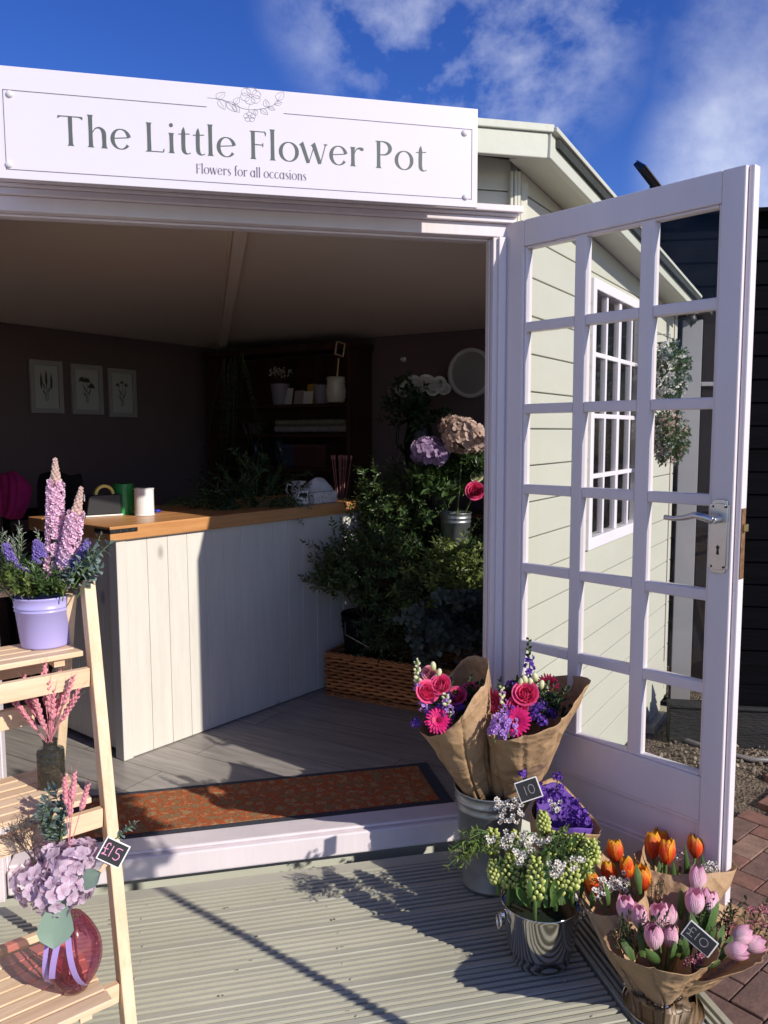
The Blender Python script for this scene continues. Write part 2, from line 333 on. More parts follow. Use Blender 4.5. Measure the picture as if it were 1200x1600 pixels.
# ------------------------------------------------------------------ ground
def ground():
    mb = MB(); mb.face(*[mb.vert(p) for p in [(-60, -60, G - .02), (60, -60, G - .02), (60, 90, G - .02), (-60, 90, G - .02)]])
    tag(mb.build('ground', paint('grey_earth', (.37, .36, .34), .9, .35, 6, .6, 50, bd=.02)), None, None, kind='structure')
    # soil next to the shed
    m, t, p, l = base_mat('soil_gravel')
    tc = N(t, 'ShaderNodeTexCoord'); n = N(t, 'ShaderNodeTexNoise', Scale=14, Detail=10, Roughness=.75); l(tc.outputs['Object'], n.inputs['Vector'])
    vo = N(t, 'ShaderNodeTexVoronoi', Scale=70); l(tc.outputs['Object'], vo.inputs['Vector'])
    r = N(t, 'ShaderNodeValToRGB'); e = r.color_ramp.elements; e[0].position = .35; e[0].color = (.055, .038, .026, 1); e[1].position = .7; e[1].color = (.28, .21, .145, 1); l(n.outputs[0], r.inputs[0]); l(r.outputs[0], p.inputs['Base Color'])
    b = N(t, 'ShaderNodeBump', Strength=1, Distance=.02); ad = N(t, 'ShaderNodeMath', operation='ADD'); l(n.outputs[0], ad.inputs[0]); l(vo.outputs['Distance'], ad.inputs[1]); l(ad.outputs[0], b.inputs['Height']); l(b.outputs[0], p.inputs['Normal']); p.inputs['Roughness'].default_value = .95
    mb = MB(); nx, ny = 40, 40; ids = []
    for i in range(nx + 1):
        for j in range(ny + 1):
            x, y = -2 + 6 * i / nx, -.2 + 6 * j / ny
            ids.append(mb.vert((x, y, G - .005 + .02 * noise.noise(V((x * 3, y * 3, 0))))))
    for i in range(nx):
        for j in range(ny): a = i * (ny + 1) + j; mb.face(ids[a], ids[a + ny + 1], ids[a + ny + 2], ids[a + 1])
    tag(mb.build('soil', m, smooth=True), None, None, kind='structure')
    # block paving: real blocks in a 45 degree herringbone
    bm = [paint('paving_brick_red', (.20, .095, .070), .85, .35, 22, .6, 90, bd=.004, dirt=((.30, .26, .22), 40, .66)),
          paint('paving_brick_brown', (.155, .088, .070), .85, .35, 22, .6, 90, bd=.004, dirt=((.28, .24, .20), 40, .66)),
          paint('paving_brick_buff', (.25, .15, .11), .85, .35, 22, .6, 90, bd=.004, dirt=((.12, .08, .06), 35, .68))]
    mb = MB(); L_, W_ = .20, .10; gp = .004; org = V((0.4, -1.2, G)); X = V((math.cos(R(28)), math.sin(R(28)), 0)); Y = V((-X.y, X.x, 0))
    rr = random.Random(3)
    def keep(p):
        return -2.9 < p.x < 4.5 and -4.5 < p.y < 4.0 and (p - V((1.35, .32, 0))).dot(V((-.62, .79, 0)).normalized()) < 0.0 + .0
    # herringbone lattice: vectors (W, W) and (2W,-2W)
    for a in range(-60, 61):
        for b in range(-30, 31):
            ox = a * W_ + b * 2 * W_; oy = a * W_ - b * 2 * W_
            for k in range(2):
                if k == 0: x0, y0, x1, y1 = ox, oy, ox + L_, oy + W_
                else: x0, y0, x1, y1 = ox, oy + W_, ox + W_, oy + W_ + L_
                c = org + X * ((x0 + x1) / 2) + Y * ((y0 + y1) / 2)
                if not keep(c): continue
                dz = rr.uniform(-.003, .003); mb.mi = rr.choice([0, 0, 1, 1, 2])
                mb.box(org, X, Y, AZ, (x0 + gp / 2, y0 + gp / 2, -.012), (x1 - gp / 2, y1 - gp / 2, .022 + dz))
    tag(mb.build('brick_paving', bm, bevel=.004), None, None, kind='structure')
ground()

def rib_profile(n, pitch, gd=.015, board=.13):
    """cross-section (y offset, z) of grooved decking, boards .13 m wide with a gap between"""
    pts = []; y = 0
    for b in range(n):
        e = board - .005; st = e / 6
        pts += [(y, -.03), (y, -.002), (y + .002, 0)]
        for k in range(6):
            a = y + k * st
            pts += [(a + st * (.44 if k else .64), 0), (a + st * .48 if k else a + st * .68, -gd), (a + st * .97, -gd), (a + st * 1.0, 0)] if k < 5 else [(y + e - .002, 0)]
        pts += [(y + e, -.002), (y + e, -.03)]
        y += board
    return pts
mb = MB()
pr = rib_profile(28, .02)
xa, xb = -2.7, .0
for sgn, (o, dirn, ext, x0, x1, prof) in enumerate([(V((0, -.19, D)), -AY, AX, xa, xb, pr), (V((.012, 0, D)), AX, -AY, .155, 3.7, rib_profile(2, .02, board=.115))]):
    a = [mb.vert(o + dirn * y + AZ * z + ext * x0) for y, z in prof]; b = [mb.vert(o + dirn * y + AZ * z + ext * x1) for y, z in prof]
    for i in range(len(a) - 1): mb.face(a[i], a[i + 1], b[i + 1], b[i])
    mb.face(*a); mb.face(*b[::-1])
mb.box(V((0, 0, D)), AX, AY, AZ, (xa, -.186, -.03), (0.0, -.135, .001))
mb.box(V((0, 0, D)), AX, AY, AZ, (xa, -3.75, -.06), (.23, -.1, -.031))
mb.box(V((0, 0, D)), AX, AY, AZ, (xa, -3.75, -.27), (.225, -.12, -.062))
for yy in range(16):
    for xx in (-2.3, -1.75, -1.15, -.62, -.08):
        for q in (.03, .095): mb.lathe(V((xx + .006 * math.sin(yy * 3 + q * 50), -.19 - .13 * yy - q, D - .0005)), [(0, .001), (.0032, .001), (.0042, 0)], 8)
tag(mb.build('deck', M['deck']), None, None, kind='structure')

# ------------------------------------------------------------------ the summerhouse
XC = -.78
shed = thing('summerhouse', (XC, Y0, G), 'sage cream corner summerhouse with lilac frame, opened as a flower shop', 'summerhouse')
SO = V((.16, 0, 0))                            # side wall origin, runs along SA
TL = 2.17                                     # far end of the side wall
t00 = -.12
Bk = V((XC, 3.88, 0))
S_R = SO + SA * TL; S_L = V((2 * XC - S_R.x, S_R.y, 0)); F_R = V((.055, Y0, 0)); F_L = V((2 * XC - .055, Y0, 0))
def zr(p, off=0):                              # roof underside height
    if p.x >= XC: d = (Bk - p).dot(V((.70711, .70711, 0)))
    else: d = (Bk - p).dot(V((-.70711, .70711, 0)))
    return 1.9 + .078 * d + off
def cladding(mb, O, X, Nn, t0, t1, z0, pitch, hole=None, depth=.014, topf=None, back=.0):
    zz = z0; k = 0
    while zz < 2.3:
        rects = [(t0, t1, zz, zz + pitch)]
        if hole:
            h0, h1, g0, g1 = hole; out = []
            for (a, b, c, d) in rects:
                if d <= g0 or c >= g1: out.append((a, b, c, d)); continue
                out += [(a, h0, c, d), (h1, b, c, d)]
                if c < g0: out.append((h0, h1, c, g0))
                if d > g1: out.append((h0, h1, g1, d))
            rects = out
        for (a, b, c, d) in rects:
            poly = [(a, c + .0045), (b, c + .0045), (b, d), (a, d)]
            za, zb = topf(a), topf(b); sl = (zb - za) / (b - a)
            poly = clip(poly, -sl, 1, za - sl * a)
            if len(poly) >= 3: mb.prism(poly, O, X, AZ, Nn, back, back + depth)
        zz += pitch; k += 1
    # dark shadow gap board behind
def wall(name, O, X, Nn, L0, L1, z0, topf, matl, hole=None, th=.03, t_off=0, parent=shed):
    mb = MB()
    rects = [(L0, L1, z0, 2.4)]
    if hole:
        h0, h1, g0, g1 = hole; rects = [(L0, h0, z0, 2.4), (h1, L1, z0, 2.4), (h0, h1, z0, g0), (h0, h1, g1, 2.4)]
    for (a, b, c, d) in rects:
        poly = [(a, c), (b, c), (b, d), (a, d)]; za, zb = topf(a), topf(b); sl = (zb - za) / (b - a); poly = clip(poly, -sl, 1, za - sl * a)
        if len(poly) >= 3: mb.prism(poly, O, X, AZ, Nn, t_off, t_off + th)
    return mb.build(name, matl, parent)
WIN = (.615, 1.44, .775, 1.84)
sidetop = lambda t: zr(SO + SA * t) - .002
CL = .1252
mb = MB(); cladding(mb, SO - SB * .014, SA, SB, -.135, TL, -.25 - .0, CL, WIN, .014, sidetop)
wl = mb.build('side_wall', M['sage'], shed, bevel=.0025)
o = wall('wall_backing', SO, SA, SB, -.10, TL - .005, -.25, sidetop, M['sage_dark'], WIN, .012, -.0275)
o = wall('wall_lining', SO, SA, SB, -.08, TL, F, sidetop, M['plum'], WIN, .015, -.06)
# mirrored side wall on the left
SOL = V((2 * XC - .16, 0, 0)); SAL = V((-.70711, .70711, 0)); SBL = V((-.70711, -.70711, 0))
topL = lambda t: zr(SOL + SAL * t) - .002
mb = MB(); cladding(mb, SOL - SBL * .014, SAL, SBL, -.135, TL, -.25, CL, None, .014, topL); mb.build('side_wall', M['sage'], shed)
wall('wall_lining', SOL, SAL, SBL, -.08, TL, F, topL, M['plum'], None, .015, -.06)
# back walls
BW = (S_R - Bk).length
for (sgn, X, Nn) in ((1, V((.70711, -.70711, 0)), V((.70711, .70711, 0))), (-1, V((-.70711, -.70711, 0)), V((-.70711, .70711, 0)))):
    tf = lambda t, X=X: zr(Bk + X * t) - .002
    wall('back_wall', Bk, X, Nn, 0, BW, F - .02, tf, M['plum'], None, .02, 0)
    wall('back_wall', Bk, X, Nn, 0, BW, -.25, tf, M['sage'], None, .03, .022)
# floor of wide laminate planks running on the diagonal
def floor():
    m, t, p, l = base_mat('grey_oak_laminate')
    tc = N(t, 'ShaderNodeTexCoord'); mp = N(t, 'ShaderNodeMapping'); mp.inputs['Rotation'].default_value = (0, 0, R(43)); l(tc.outputs['Object'], mp.inputs[0])
    br = N(t, 'ShaderNodeTexBrick', offset=.37, offset_frequency=2); br.inputs['Scale'].default_value = 1; br.inputs['Brick Width'].default_value = 1.2; br.inputs['Row Height'].default_value = .19; br.inputs['Mortar Size'].default_value = .0018
    br.inputs['Color1'].default_value = (.27, .245, .225, 1); br.inputs['Color2'].default_value = (.35, .32, .295, 1); br.inputs['Mortar'].default_value = (.05, .045, .04, 1); br.inputs['Mortar Smooth'].default_value = .1
    l(mp.outputs[0], br.inputs['Vector'])
    m2 = N(t, 'ShaderNodeMapping'); m2.inputs['Scale'].default_value = (1.2, 14, 1); l(mp.outputs[0], m2.inputs[0])
    n = N(t, 'ShaderNodeTexNoise', Scale=3, Detail=9, Roughness=.65, Distortion=.6); l(m2.outputs[0], n.inputs['Vector'])
    mr = N(t, 'ShaderNodeMapRange'); l(n.outputs[0], mr.inputs[0]); mr.inputs[1].default_value = .3; mr.inputs[2].default_value = .7; mr.inputs[3].default_value = .68; mr.inputs[4].default_value = 1.25
    hv = N(t, 'ShaderNodeHueSaturation'); l(br.outputs['Color'], hv.inputs['Color']); l(mr.outputs[0], hv.inputs['Value']); l(hv.outputs[0], p.inputs['Base Color'])
    p.inputs['Roughness'].default_value = .42
    b = N(t, 'ShaderNodeBump', Strength=.2, Distance=.002); l(n.outputs[0], b.inputs['Height']); l(b.outputs[0], p.inputs['Normal'])
    mb = MB(); po = [(F_L.x, F_L.y + .06), (F_R.x, F_R.y + .06), (S_R.x, S_R.y), (Bk.x, Bk.y), (S_L.x, S_L.y)]
    mb.prism(po, V((0, 0, 0)), AX, AY, AZ, F - .03, F); mb.build('floor', m, shed)
    mb = MB(); mb.prism(po, V((0, 0, 0)), AX, AY, AZ, -.30, F - .035); mb.build('floor_frame', M['sage_dark'], shed)
floor()
# ceiling halves + roof halves
for sgn in (1, -1):
    def P3(p, off): return V((p.x, p.y, zr(p, off)))
    FC = V((XC, Y0 + .02, 0)); FE = V((F_R.x if sgn > 0 else F_L.x, Y0 + .02, 0)); SE = S_R if sgn > 0 else S_L
    FCb = V((XC + sgn * .0001, Y0 + .02, 0)); Bk2 = Bk + V((sgn * .0001, 0, 0))
    mb = MB(); a = [mb.vert(P3(q, 0)) for q in (FCb, FE, SE, Bk2)]; b = [mb.vert(P3(q, .02)) for q in (FCb, FE, SE, Bk2)]
    mb.face(*a); mb.face(*b); [mb.face(a[i], a[(i + 1) % 4], b[(i + 1) % 4], b[i]) for i in range(4)]
    mb.build('ceiling', M['ceil'], shed)
    ov = .13
    FC2 = FCb + V((0, -ov - .02, 0)); FE2 = V(((.13 if sgn > 0 else 2 * XC - .13), Y0 - ov, 0)); SE2 = SE + V((sgn * .22, .0, 0)); B2 = Bk2 + V((0, .2, 0))
    mb = MB(); a = [mb.vert(P3(q, .024)) for q in (FC2, FE2, SE2, B2)]; b = [mb.vert(P3(q, .05)) for q in (FC2, FE2, SE2, B2)]
    mb.face(*a[::-1]); mb.face(*b); [mb.face(a[i], a[(i + 1) % 4], b[(i + 1) % 4], b[i]) for i in range(4)]
    mb.build('roof', paint('roof_felt', (.03, .035, .03), .9, .3, 20, .6, 100), shed)
# ridge beam inside
mb = MB(); zf, zb = zr(V((XC, Y0, 0))), zr(Bk)
mb.beam(V((XC, Y0 + .05, zf - .030)), V((XC, 3.86, zb - .022)), AX, .055, AZ, .045)
mb.beam(V((XC - .034, Y0 + .05, zf - .016)), V((XC - .034, 3.86, zb - .010)), AX, .010, AZ, .02)
mb.build('ridge_beam', M['ceil'], shed, bevel=.004)
mb = MB(); mb.box(V((XC, Y0 + .035, 1.94)), AX, AY, AZ, (-.032, 0, -.075), (.032, .05, .0)); mb.build('beam_bracket', M['lilac'], shed, bevel=.008)
# fascia, barge board, facade
zfront = 2.135
mb = MB()
mb.box(V((0, -.25, 0)), AX, AY, AZ, (2 * XC - .08, 0, 2.062), (.083, .022, zfront))
mb.box(V((0, -.25, 0)), AX, AY, AZ, (2 * XC - .09, -.008, zfront + .0005), (.10, .19, zfront + .024))
mb.build('fascia', M['sage_dark'], shed, bevel=.003)
for sgn in (1, -1):
    mb = MB()
    O_ = (V((.165, -.165, 0)) + SO * 0) if sgn > 0 else None
    X_ = SA if sgn > 0 else SAL; N_ = SB if sgn > 0 else SBL
    b0 = V((.082, -.248, 2.098)); b1 = V((1.69, 1.36, 1.925))
    if sgn < 0: b0 = V((2 * XC - b0.x, b0.y, b0.z)); b1 = V((2 * XC - b1.x, b1.y, b1.z))
    d = (b1 - b0).normalized(); up = N_.cross(d); up = up if up.z > 0 else -up
    mb.beam(b0, b1, N_, .022, up, .075)
    mb.beam(b0 + up * .045 + N_ * .004, b1 + up * .045 + N_ * .004, N_, .05, up, .016)
    # soffit board running back to the wall
    mb.beam(b0 - up * .012 - N_ * .068, b1 - up * .012 - N_ * .068, N_, .112, up, .014)
    mb.build('barge_board', M['sage_dark'], shed, bevel=.003)
mb = MB()
ftop = lambda x: 2.12
mb.prism([(-.085, 1.93), (F_R.x, 1.93), (F_R.x, 2.13), (-.085, 2.13)], V((0, Y0, 0)), AX, AZ, AY, .012, .03)
for k, (za, zb_) in enumerate([(1.93, 2.003), (2.006, 2.128)]): mb.box(V((0, Y0, 0)), AX, AY, AZ, (-1.62, -.002, za), (F_R.x - .03, .011, zb_))
mb.build('gable_boards', M['sage'], shed, bevel=.003)
# corner trim: fluted upright at the right corner
for sgn in (1, -1):
    mb = MB(); xx = .033
    for k in range(3): mb.box(V(((xx if sgn > 0 else 2 * XC - xx), Y0, 0)), AX, AY, AZ, (-.017 + k * .012, -.022 - (.003 if k == 1 else 0), D), (-.0065 + k * .012, .012, 2.062))
    mb.build('corner_trim', M['sage'], shed, bevel=.002)
# opening frame
jr = -.042; jl = -1.555
mb = MB(); mb.box(V((0, Y0, 0)), AX, AY, AZ, (.0085, .0125, D), (.088, .075, 2.04)); mb.box(V((0, Y0, 0)), AX, AY, AZ, (2 * XC - .088, .0125, D), (jl - .071, .075, 2.04)); mb.build('corner_post', M['sage'], shed)  # blocks added to close the wall corners against a sliver of light
frame = MB()
def fbox(x0, x1, y0, y1, z0, z1): frame.box(V((0, Y0, 0)), AX, AY, AZ, (x0, y0, z0), (x1, y1, z1))
fbox(jr + .006, .012, -.012, .05, D + .001, 1.858); fbox(jr, jr + .0055, .01, .04, D + .001, 1.857); fbox(jr + .022, .004, -.022, -.0125, D + .001, 1.858)
fbox(jl - .07, jl - .006, -.012, .09, D + .001, 1.858); fbox(jl - .0055, jl, .02, .06, D + .001, 1.857)
fbox(jl - .07, .012, -.012, .09, 1.8595, 1.90); fbox(jl - .0, jr, .02, .06, 1.852, 1.859)
fbox(jl - .075, .03, -.028, .05, 1.9005, 1.918); fbox(jl - .08, .038, -.040, .05, 1.9185, 1.927); fbox(jl - .085, .048, -.055, .05, 1.9275, 1.948)
frame.build('opening_frame', M['lilac'], shed, bevel=.0045)
thr = MB()
thr.box(V((0, Y0, 0)), AX, AY, AZ, (jl + .001, -.005, -.136), (jr - .001, .11, -.062)); thr.box(V((0, Y0, 0)), AX, AY, AZ, (jl + .001, .012, -.0615), (jr - .001, .105, -.050))
thr.build('threshold', M['lilac'], shed, bevel=.006)

# ---- side window
def window(parent):
    h0, h1, g0, g1 = WIN; fr = MB(); Z0 = .006
    def wb(a, b, c, d, n0=-.05, n1=Z0 + .006): fr.box(SO, SA, SB, AZ, (a, n0, c), (b, n1, d))
    # outer architrave proud of the boards
    wb(h0 - .022, h0 + .018, g0 - .02, g1 + .018, -.05, .014); wb(h1 - .018, h1 + .022, g0 - .02, g1 + .018, -.05, .014)
    wb(h0 + .0185, h1 - .0185, g1 - .025, g1 + .018, -.05, .0135); wb(h0 + .0185, h1 - .0185, g0 - .02, g0 + .03, -.05, .0135)
    wo = fr.build('window_frame', M['winlit'], parent, bevel=.004)
    a0, a1, c0, c1 = h0 + .019, h1 - .019, g0 + .031, g1 - .026
    mu = MB(); nc, nr = 4, 4
    for i in range(1, nc):
        x = a0 + (a1 - a0) * i / nc; ww = .020 if i != 2 else .036
        mu.box(SO, SA, SB, AZ, (x - ww / 2, -.025, c0), (x + ww / 2, -.001, c1))
    for j in range(1, nr):
        z = c0 + (c1 - c0) * j / nr; mu.box(SO, SA, SB, AZ, (a0, -.024, z - .010), (a1, -.002, z + .010))
    mu.build('muntin', M['winlit'], wo, bevel=.003)
    g = MB(); g.face(*[g.vert(SO + SA * x + SB * -.014 + AZ * z) for x, z in ((a0, c0), (a1, c0), (a1, c1), (a0, c1))]); g.build('pane', M['glass'], wo)
window(shed)

# ---- glazed doors
DW = .7833; DZ0, DZ1 = -.04, 1.902
US = [(.094, .2706), (.3091, .4834), (.5257, .7026)]; ZT = 1.8131; PP = .2555; PH = .2245
def door(hinge, ang, mirror, label=None):
    X = V((math.sin(ang), math.cos(ang), 0)); Nf = V((-X.y, X.x, 0)) * (1 if mirror else 1)
    if not mirror and Nf.dot(CAM - hinge) < 0: Nf = -Nf
    if mirror: Nf = V((X.y, -X.x, 0)); Nf = Nf if Nf.dot(V((1, 0, 0))) > 0 else -Nf
    T = .042; mb = MB()
    def b(x0, x1, z0, z1, n0=-T, n1=0): mb.box(hinge, X, Nf, AZ, (x0, n0, z0), (x1, n1, z1))
    U0, U1 = US[0][0] - .008, US[2][1] + .008; zb_ = ZT - 5 * PP - PH - .008; zt_ = ZT + .008
    b(0, U0, DZ0, DZ1); b(U1, DW - .012, DZ0, DZ1); b(U0, U1, zt_, DZ1, -T + .001, -.001)
    b(DW - .0115, DW + .004, DZ0, DZ1, -T - .002, -.012)       # rebated meeting edge
    b(U0, U1, zb_ - .125, zb_, -T + .001, -.001); b(U0, U1, DZ0, DZ0 + .10, -T + .001, -.001)
    d = mb.build('door', M['lilac'], shed, bevel=.0035)
    mb = MB(); b(U0, U1, DZ0 + .10, zb_ - .125, -T + .012, -.012)
    for (x0, x1, z0, z1) in ((U0, U1, DZ0 + .10, DZ0 + .112), (U0, U1, zb_ - .137, zb_ - .125), (U0, U0 + .012, DZ0 + .112, zb_ - .137), (U1 - .012, U1, DZ0 + .112, zb_ - .137)): b(x0, x1, z0, z1, -.0118, -.005)
    mb.build('panel', M['lilac'], d, bevel=.003)
    mb = MB()                                                    # glazing bars with bevelled section
    def bar(x0, x1, z0, z1):
        b(x0, x1, z0, z1, -T + .004, -.006)
    for i in range(2): bar(US[i][1], US[i + 1][0], zb_, zt_)
    for i in range(3):
        for r in range(5): mb.box(hinge, X, Nf, AZ, (US[i][0] if i else U0, -T + .005, ZT - PP * (r + 1)), (US[i][1] if i < 2 else U1, -.0065, ZT - PP * r - PH))
    bar(U0, US[0][0], zb_, zt_); bar(US[2][1], U1, zb_, zt_); b(US[0][0], US[2][1], ZT, zt_, -T + .005, -.0065); b(US[0][0], US[2][1], zb_, zb_ + .008, -T + .005, -.0065)
    mb.build('glazing_bar', M['lilac'], d, bevel=.0075)
    mb = MB()
    n = -.022; mb.face(*[mb.vert(hinge + X * x + Nf * n + AZ * z) for x, z in ((U0, zb_), (U1, zb_), (U1, zt_), (U0, zt_))])
    mb.build('pane', M['glass'], d)
    for zz in (.12, .95, 1.72):
        mb = MB(); mb.tube([hinge + Nf * .004 + AZ * (zz), hinge + Nf * .004 + AZ * (zz + .08)], .006, 8); mb.box(hinge, X, Nf, AZ, (-.002, -.03, zz), (.0, -.003, zz + .08)); mb.build('hinge', M['lilac'], d)
    return d, X, Nf
HI = V((.0, -.0963, 0))
d1, DX, DN = door(HI, 2.6269, False)
# handle set on the right door
def handle(d):
    def f(x, n, z): return HI + DX * x + DN * n + AZ * z
    mb = MB(); xm, z0, z1 = .742, .83, 1.012
    xm = .738; hw = .027
    poly = [(-hw, .012), (-hw * .75, .012), (-hw * .75, .004), (-hw * .45, .0), (hw * .45, 0), (hw * .75, .004), (hw * .75, .012), (hw, .012)]
    H_ = .195; z0 = .872
    po = [(xm + a, z0 + b_) for a, b_ in poly] + [(xm - a, z0 + H_ - b_) for a, b_ in poly]
    mb.prism(po, HI, DX, AZ, DN, 0.0, .004)
    po2 = [(xm + (a - xm) * .8, z0 + H_ / 2 + (b_ - z0 - H_ / 2) * .9) for a, b_ in po]; mb.prism(po2, HI, DX, AZ, DN, .0042, .007)
    mb.tube([f(xm, .006, 1.015), f(xm, .045, 1.015)], .010, 12)
    pts = [f(xm, .042, 1.015), f(xm - .02, .048, 1.022), f(xm - .045, .048, 1.026), f(xm - .075, .048, 1.017), f(xm - .105, .047, 1.012), f(xm - .13, .047, 1.014)]
    mb.tube(pts, [.011, .010, .009, .008, .007, .0075], 10)
    o = mb.build('handle', M['brushed'], d, bevel=.001)
    for p_ in o.data.polygons: p_.use_smooth = len(p_.vertices) == 4 and p_.area < .0006
    mb = MB(); mb.prism([(xm - .004, .922), (xm - .0025, .935), (xm - .005, .942), (xm, .948), (xm + .005, .942), (xm + .0025, .935), (xm + .004, .922)], HI, DX, AZ, DN, .0072, .0076); mb.build('keyhole', M['blackmetal'], d)
    for a, b_ in ((-.016, .89), (.016, .89), (-.016, 1.048), (.016, 1.048)): mb = MB(); mb.lathe(f(xm + a, .0072, b_), [(0, .0012), (.0022, .001), (.003, 0)], 10, DN); mb.build('screw', M['blackmetal'], d)
    mb = MB(); mb.box(HI, DX, DN, AZ, (DW + .0042, -.036, .86), (DW + .006, -.014, 1.045)); mb.build('lock_plate', M['rust'], d)
    mb = MB(); mb.box(HI, DX, DN, AZ, (DW + .006, -.032, .985), (DW + .017, -.020, 1.005)); mb.build('latch', paint('brass', (.6, .45, .2), .3, .1, 30, 0, metal=1), d, bevel=.002)
handle(d1)
HI2 = V((2 * XC, -.0963, 0)) + V((0.0, 0, 0))
d2, _, _ = door(HI2 + V((.0, 0, 0)), R(192), True)

# concrete block under the far corner of the wall, base skirt
mb = MB(); c = SO + SA * 1.93
mb.box(V((c.x, c.y, 0)), SA, SB, AZ, (-.16, -.30, G - .02), (.22, .03, G + .03)); mb.build('concrete_pad', paint('concrete', (.42, .38, .28), .9, .25, 9, .5, 60), shed, bevel=.006)
mb = MB()
for k in range(2): mb.box(V((c.x, c.y, 0)), SA, SB, AZ, (-.09 + .005 * k, -.22, G + .031 + k * .062), (.15, -.01 - .004 * k, G + .09 + k * .062))
mb.build('brick_pier', paint('pale_brick', (.50, .47, .40), .85, .3, 18, .6, 60), shed, bevel=.005)
mb = MB(); mb.box(SO, SA, SB, AZ, (-.1, -.06, -.33), (TL, -.012, -.252)); mb.build('base_rail', M['sage_dark'], shed, bevel=.004)
# small solar lamp panel above the roof and bracket at the end of the barge board
sp = thing('solar_panel', at(1008, 290, 3.3), 'small black solar panel on a bracket poking up behind the open door', 'solar panel')
mb = MB(); p0, p1 = at(998, 258, 3.3), at(1028, 297, 3.35); d_ = (p1 - p0).normalized(); ww = d_.cross(V((.2, 1, .5)).normalized()).normalized(); nn = d_.cross(ww)
mb.beam(p0, p1, ww, .018, nn, .10); mb.build('panel', M['black'], sp, bevel=.002)
mb = MB(); mb.beam(p0 + ww * .012, p1 + ww * .012, ww, .004, nn, .11); mb.build('panel_rim', M['brushed'], sp)
mb = MB(); mb.tube([at(1018, 288, 3.36), V((at(1018, 288, 3.36).x, at(1018, 288, 3.36).y, 2.02))], .008, 8); mb.build('bracket', M['blackmetal'], sp)
bl = thing('wall_lamp', at(1080, 498, 4.35), 'small dark wall lamp with white cap at the far end of the barge board', 'lamp')
c = at(1080, 499, 4.30)
mb = MB(); mb.lathe(c, [(0, .03), (.02, .028), (.03, 0), (.024, -.02), (.008, -.03), (0, -.045)], 14); mb.build('lamp_body', M['blackmetal'], bl, smooth=True)
mb = MB(); mb.box(c, SA, SB, AZ, (-.035, -.03, .031), (.035, .03, .055)); mb.build('cap', M['white'], bl, bevel=.004)

# ------------------------------------------------------------------ sign
def bez(pts, n=8):
    """catmull-rom through (x,y,w)"""
    out = []; P = [pts[0]] + list(pts) + [pts[-1]]
    for i in range(1, len(P) - 2):
        for k in range(n):
            t = k / n; q = []
            for a in range(3):
                p0, p1, p2, p3 = P[i - 1][a], P[i][a], P[i + 1][a], P[i + 2][a]
                q.append(.5 * (2 * p1 + (p2 - p0) * t + (2 * p0 - 5 * p1 + 4 * p2 - p3) * t * t + (3 * p1 - p0 - 3 * p2 + p3) * t ** 3))
            out.append(tuple(q))
    out.append(tuple(pts[-1])); return out
def ribbon2(mb, pts, f, lift=0.0):
    n = len(pts); a = []; b = []
    for i, (x, y, w_) in enumerate(pts):
        x0, y0, _ = pts[max(0, i - 1)]; x1, y1, _ = pts[min(n - 1, i + 1)]
        dx, dy = x1 - x0, y1 - y0; L_ = math.hypot(dx, dy) or 1
        nx, ny = -dy / L_ * abs(w_) / 2, dx / L_ * abs(w_) / 2
        a.append(mb.vert(f(x + nx, y + ny, lift))); b.append(mb.vert(f(x - nx, y - ny, lift)))
    for i in range(n - 1): mb.face(a[i], b[i], b[i + 1], a[i + 1])
TK, TN = .135, .028; XH = .70; AS = 1.10
def stem(x, y0, y1, fl=1): return [(x, y0, .23 if fl & 1 else TK), (x, y0 + .035, .155 if fl & 1 else TK), (x, y0 + .10, TK), (x, (y0 + y1) / 2, TK * .93), (x, y1 - .10, TK), (x, y1 - .035, .155 if fl & 2 else TK), (x, y1, .2 if fl & 2 else TK)]
def oval(cx, cy, rx, ry, a0, a1, n=28):
    o = []
    for k in range(n + 1):
        a = R(a0 + (a1 - a0) * k / n); c = math.cos(a)
        o.append((cx + math.cos(a) * rx, cy + math.sin(a) * ry, TN + (TK - TN) * abs(c) ** 1.6))
    return o
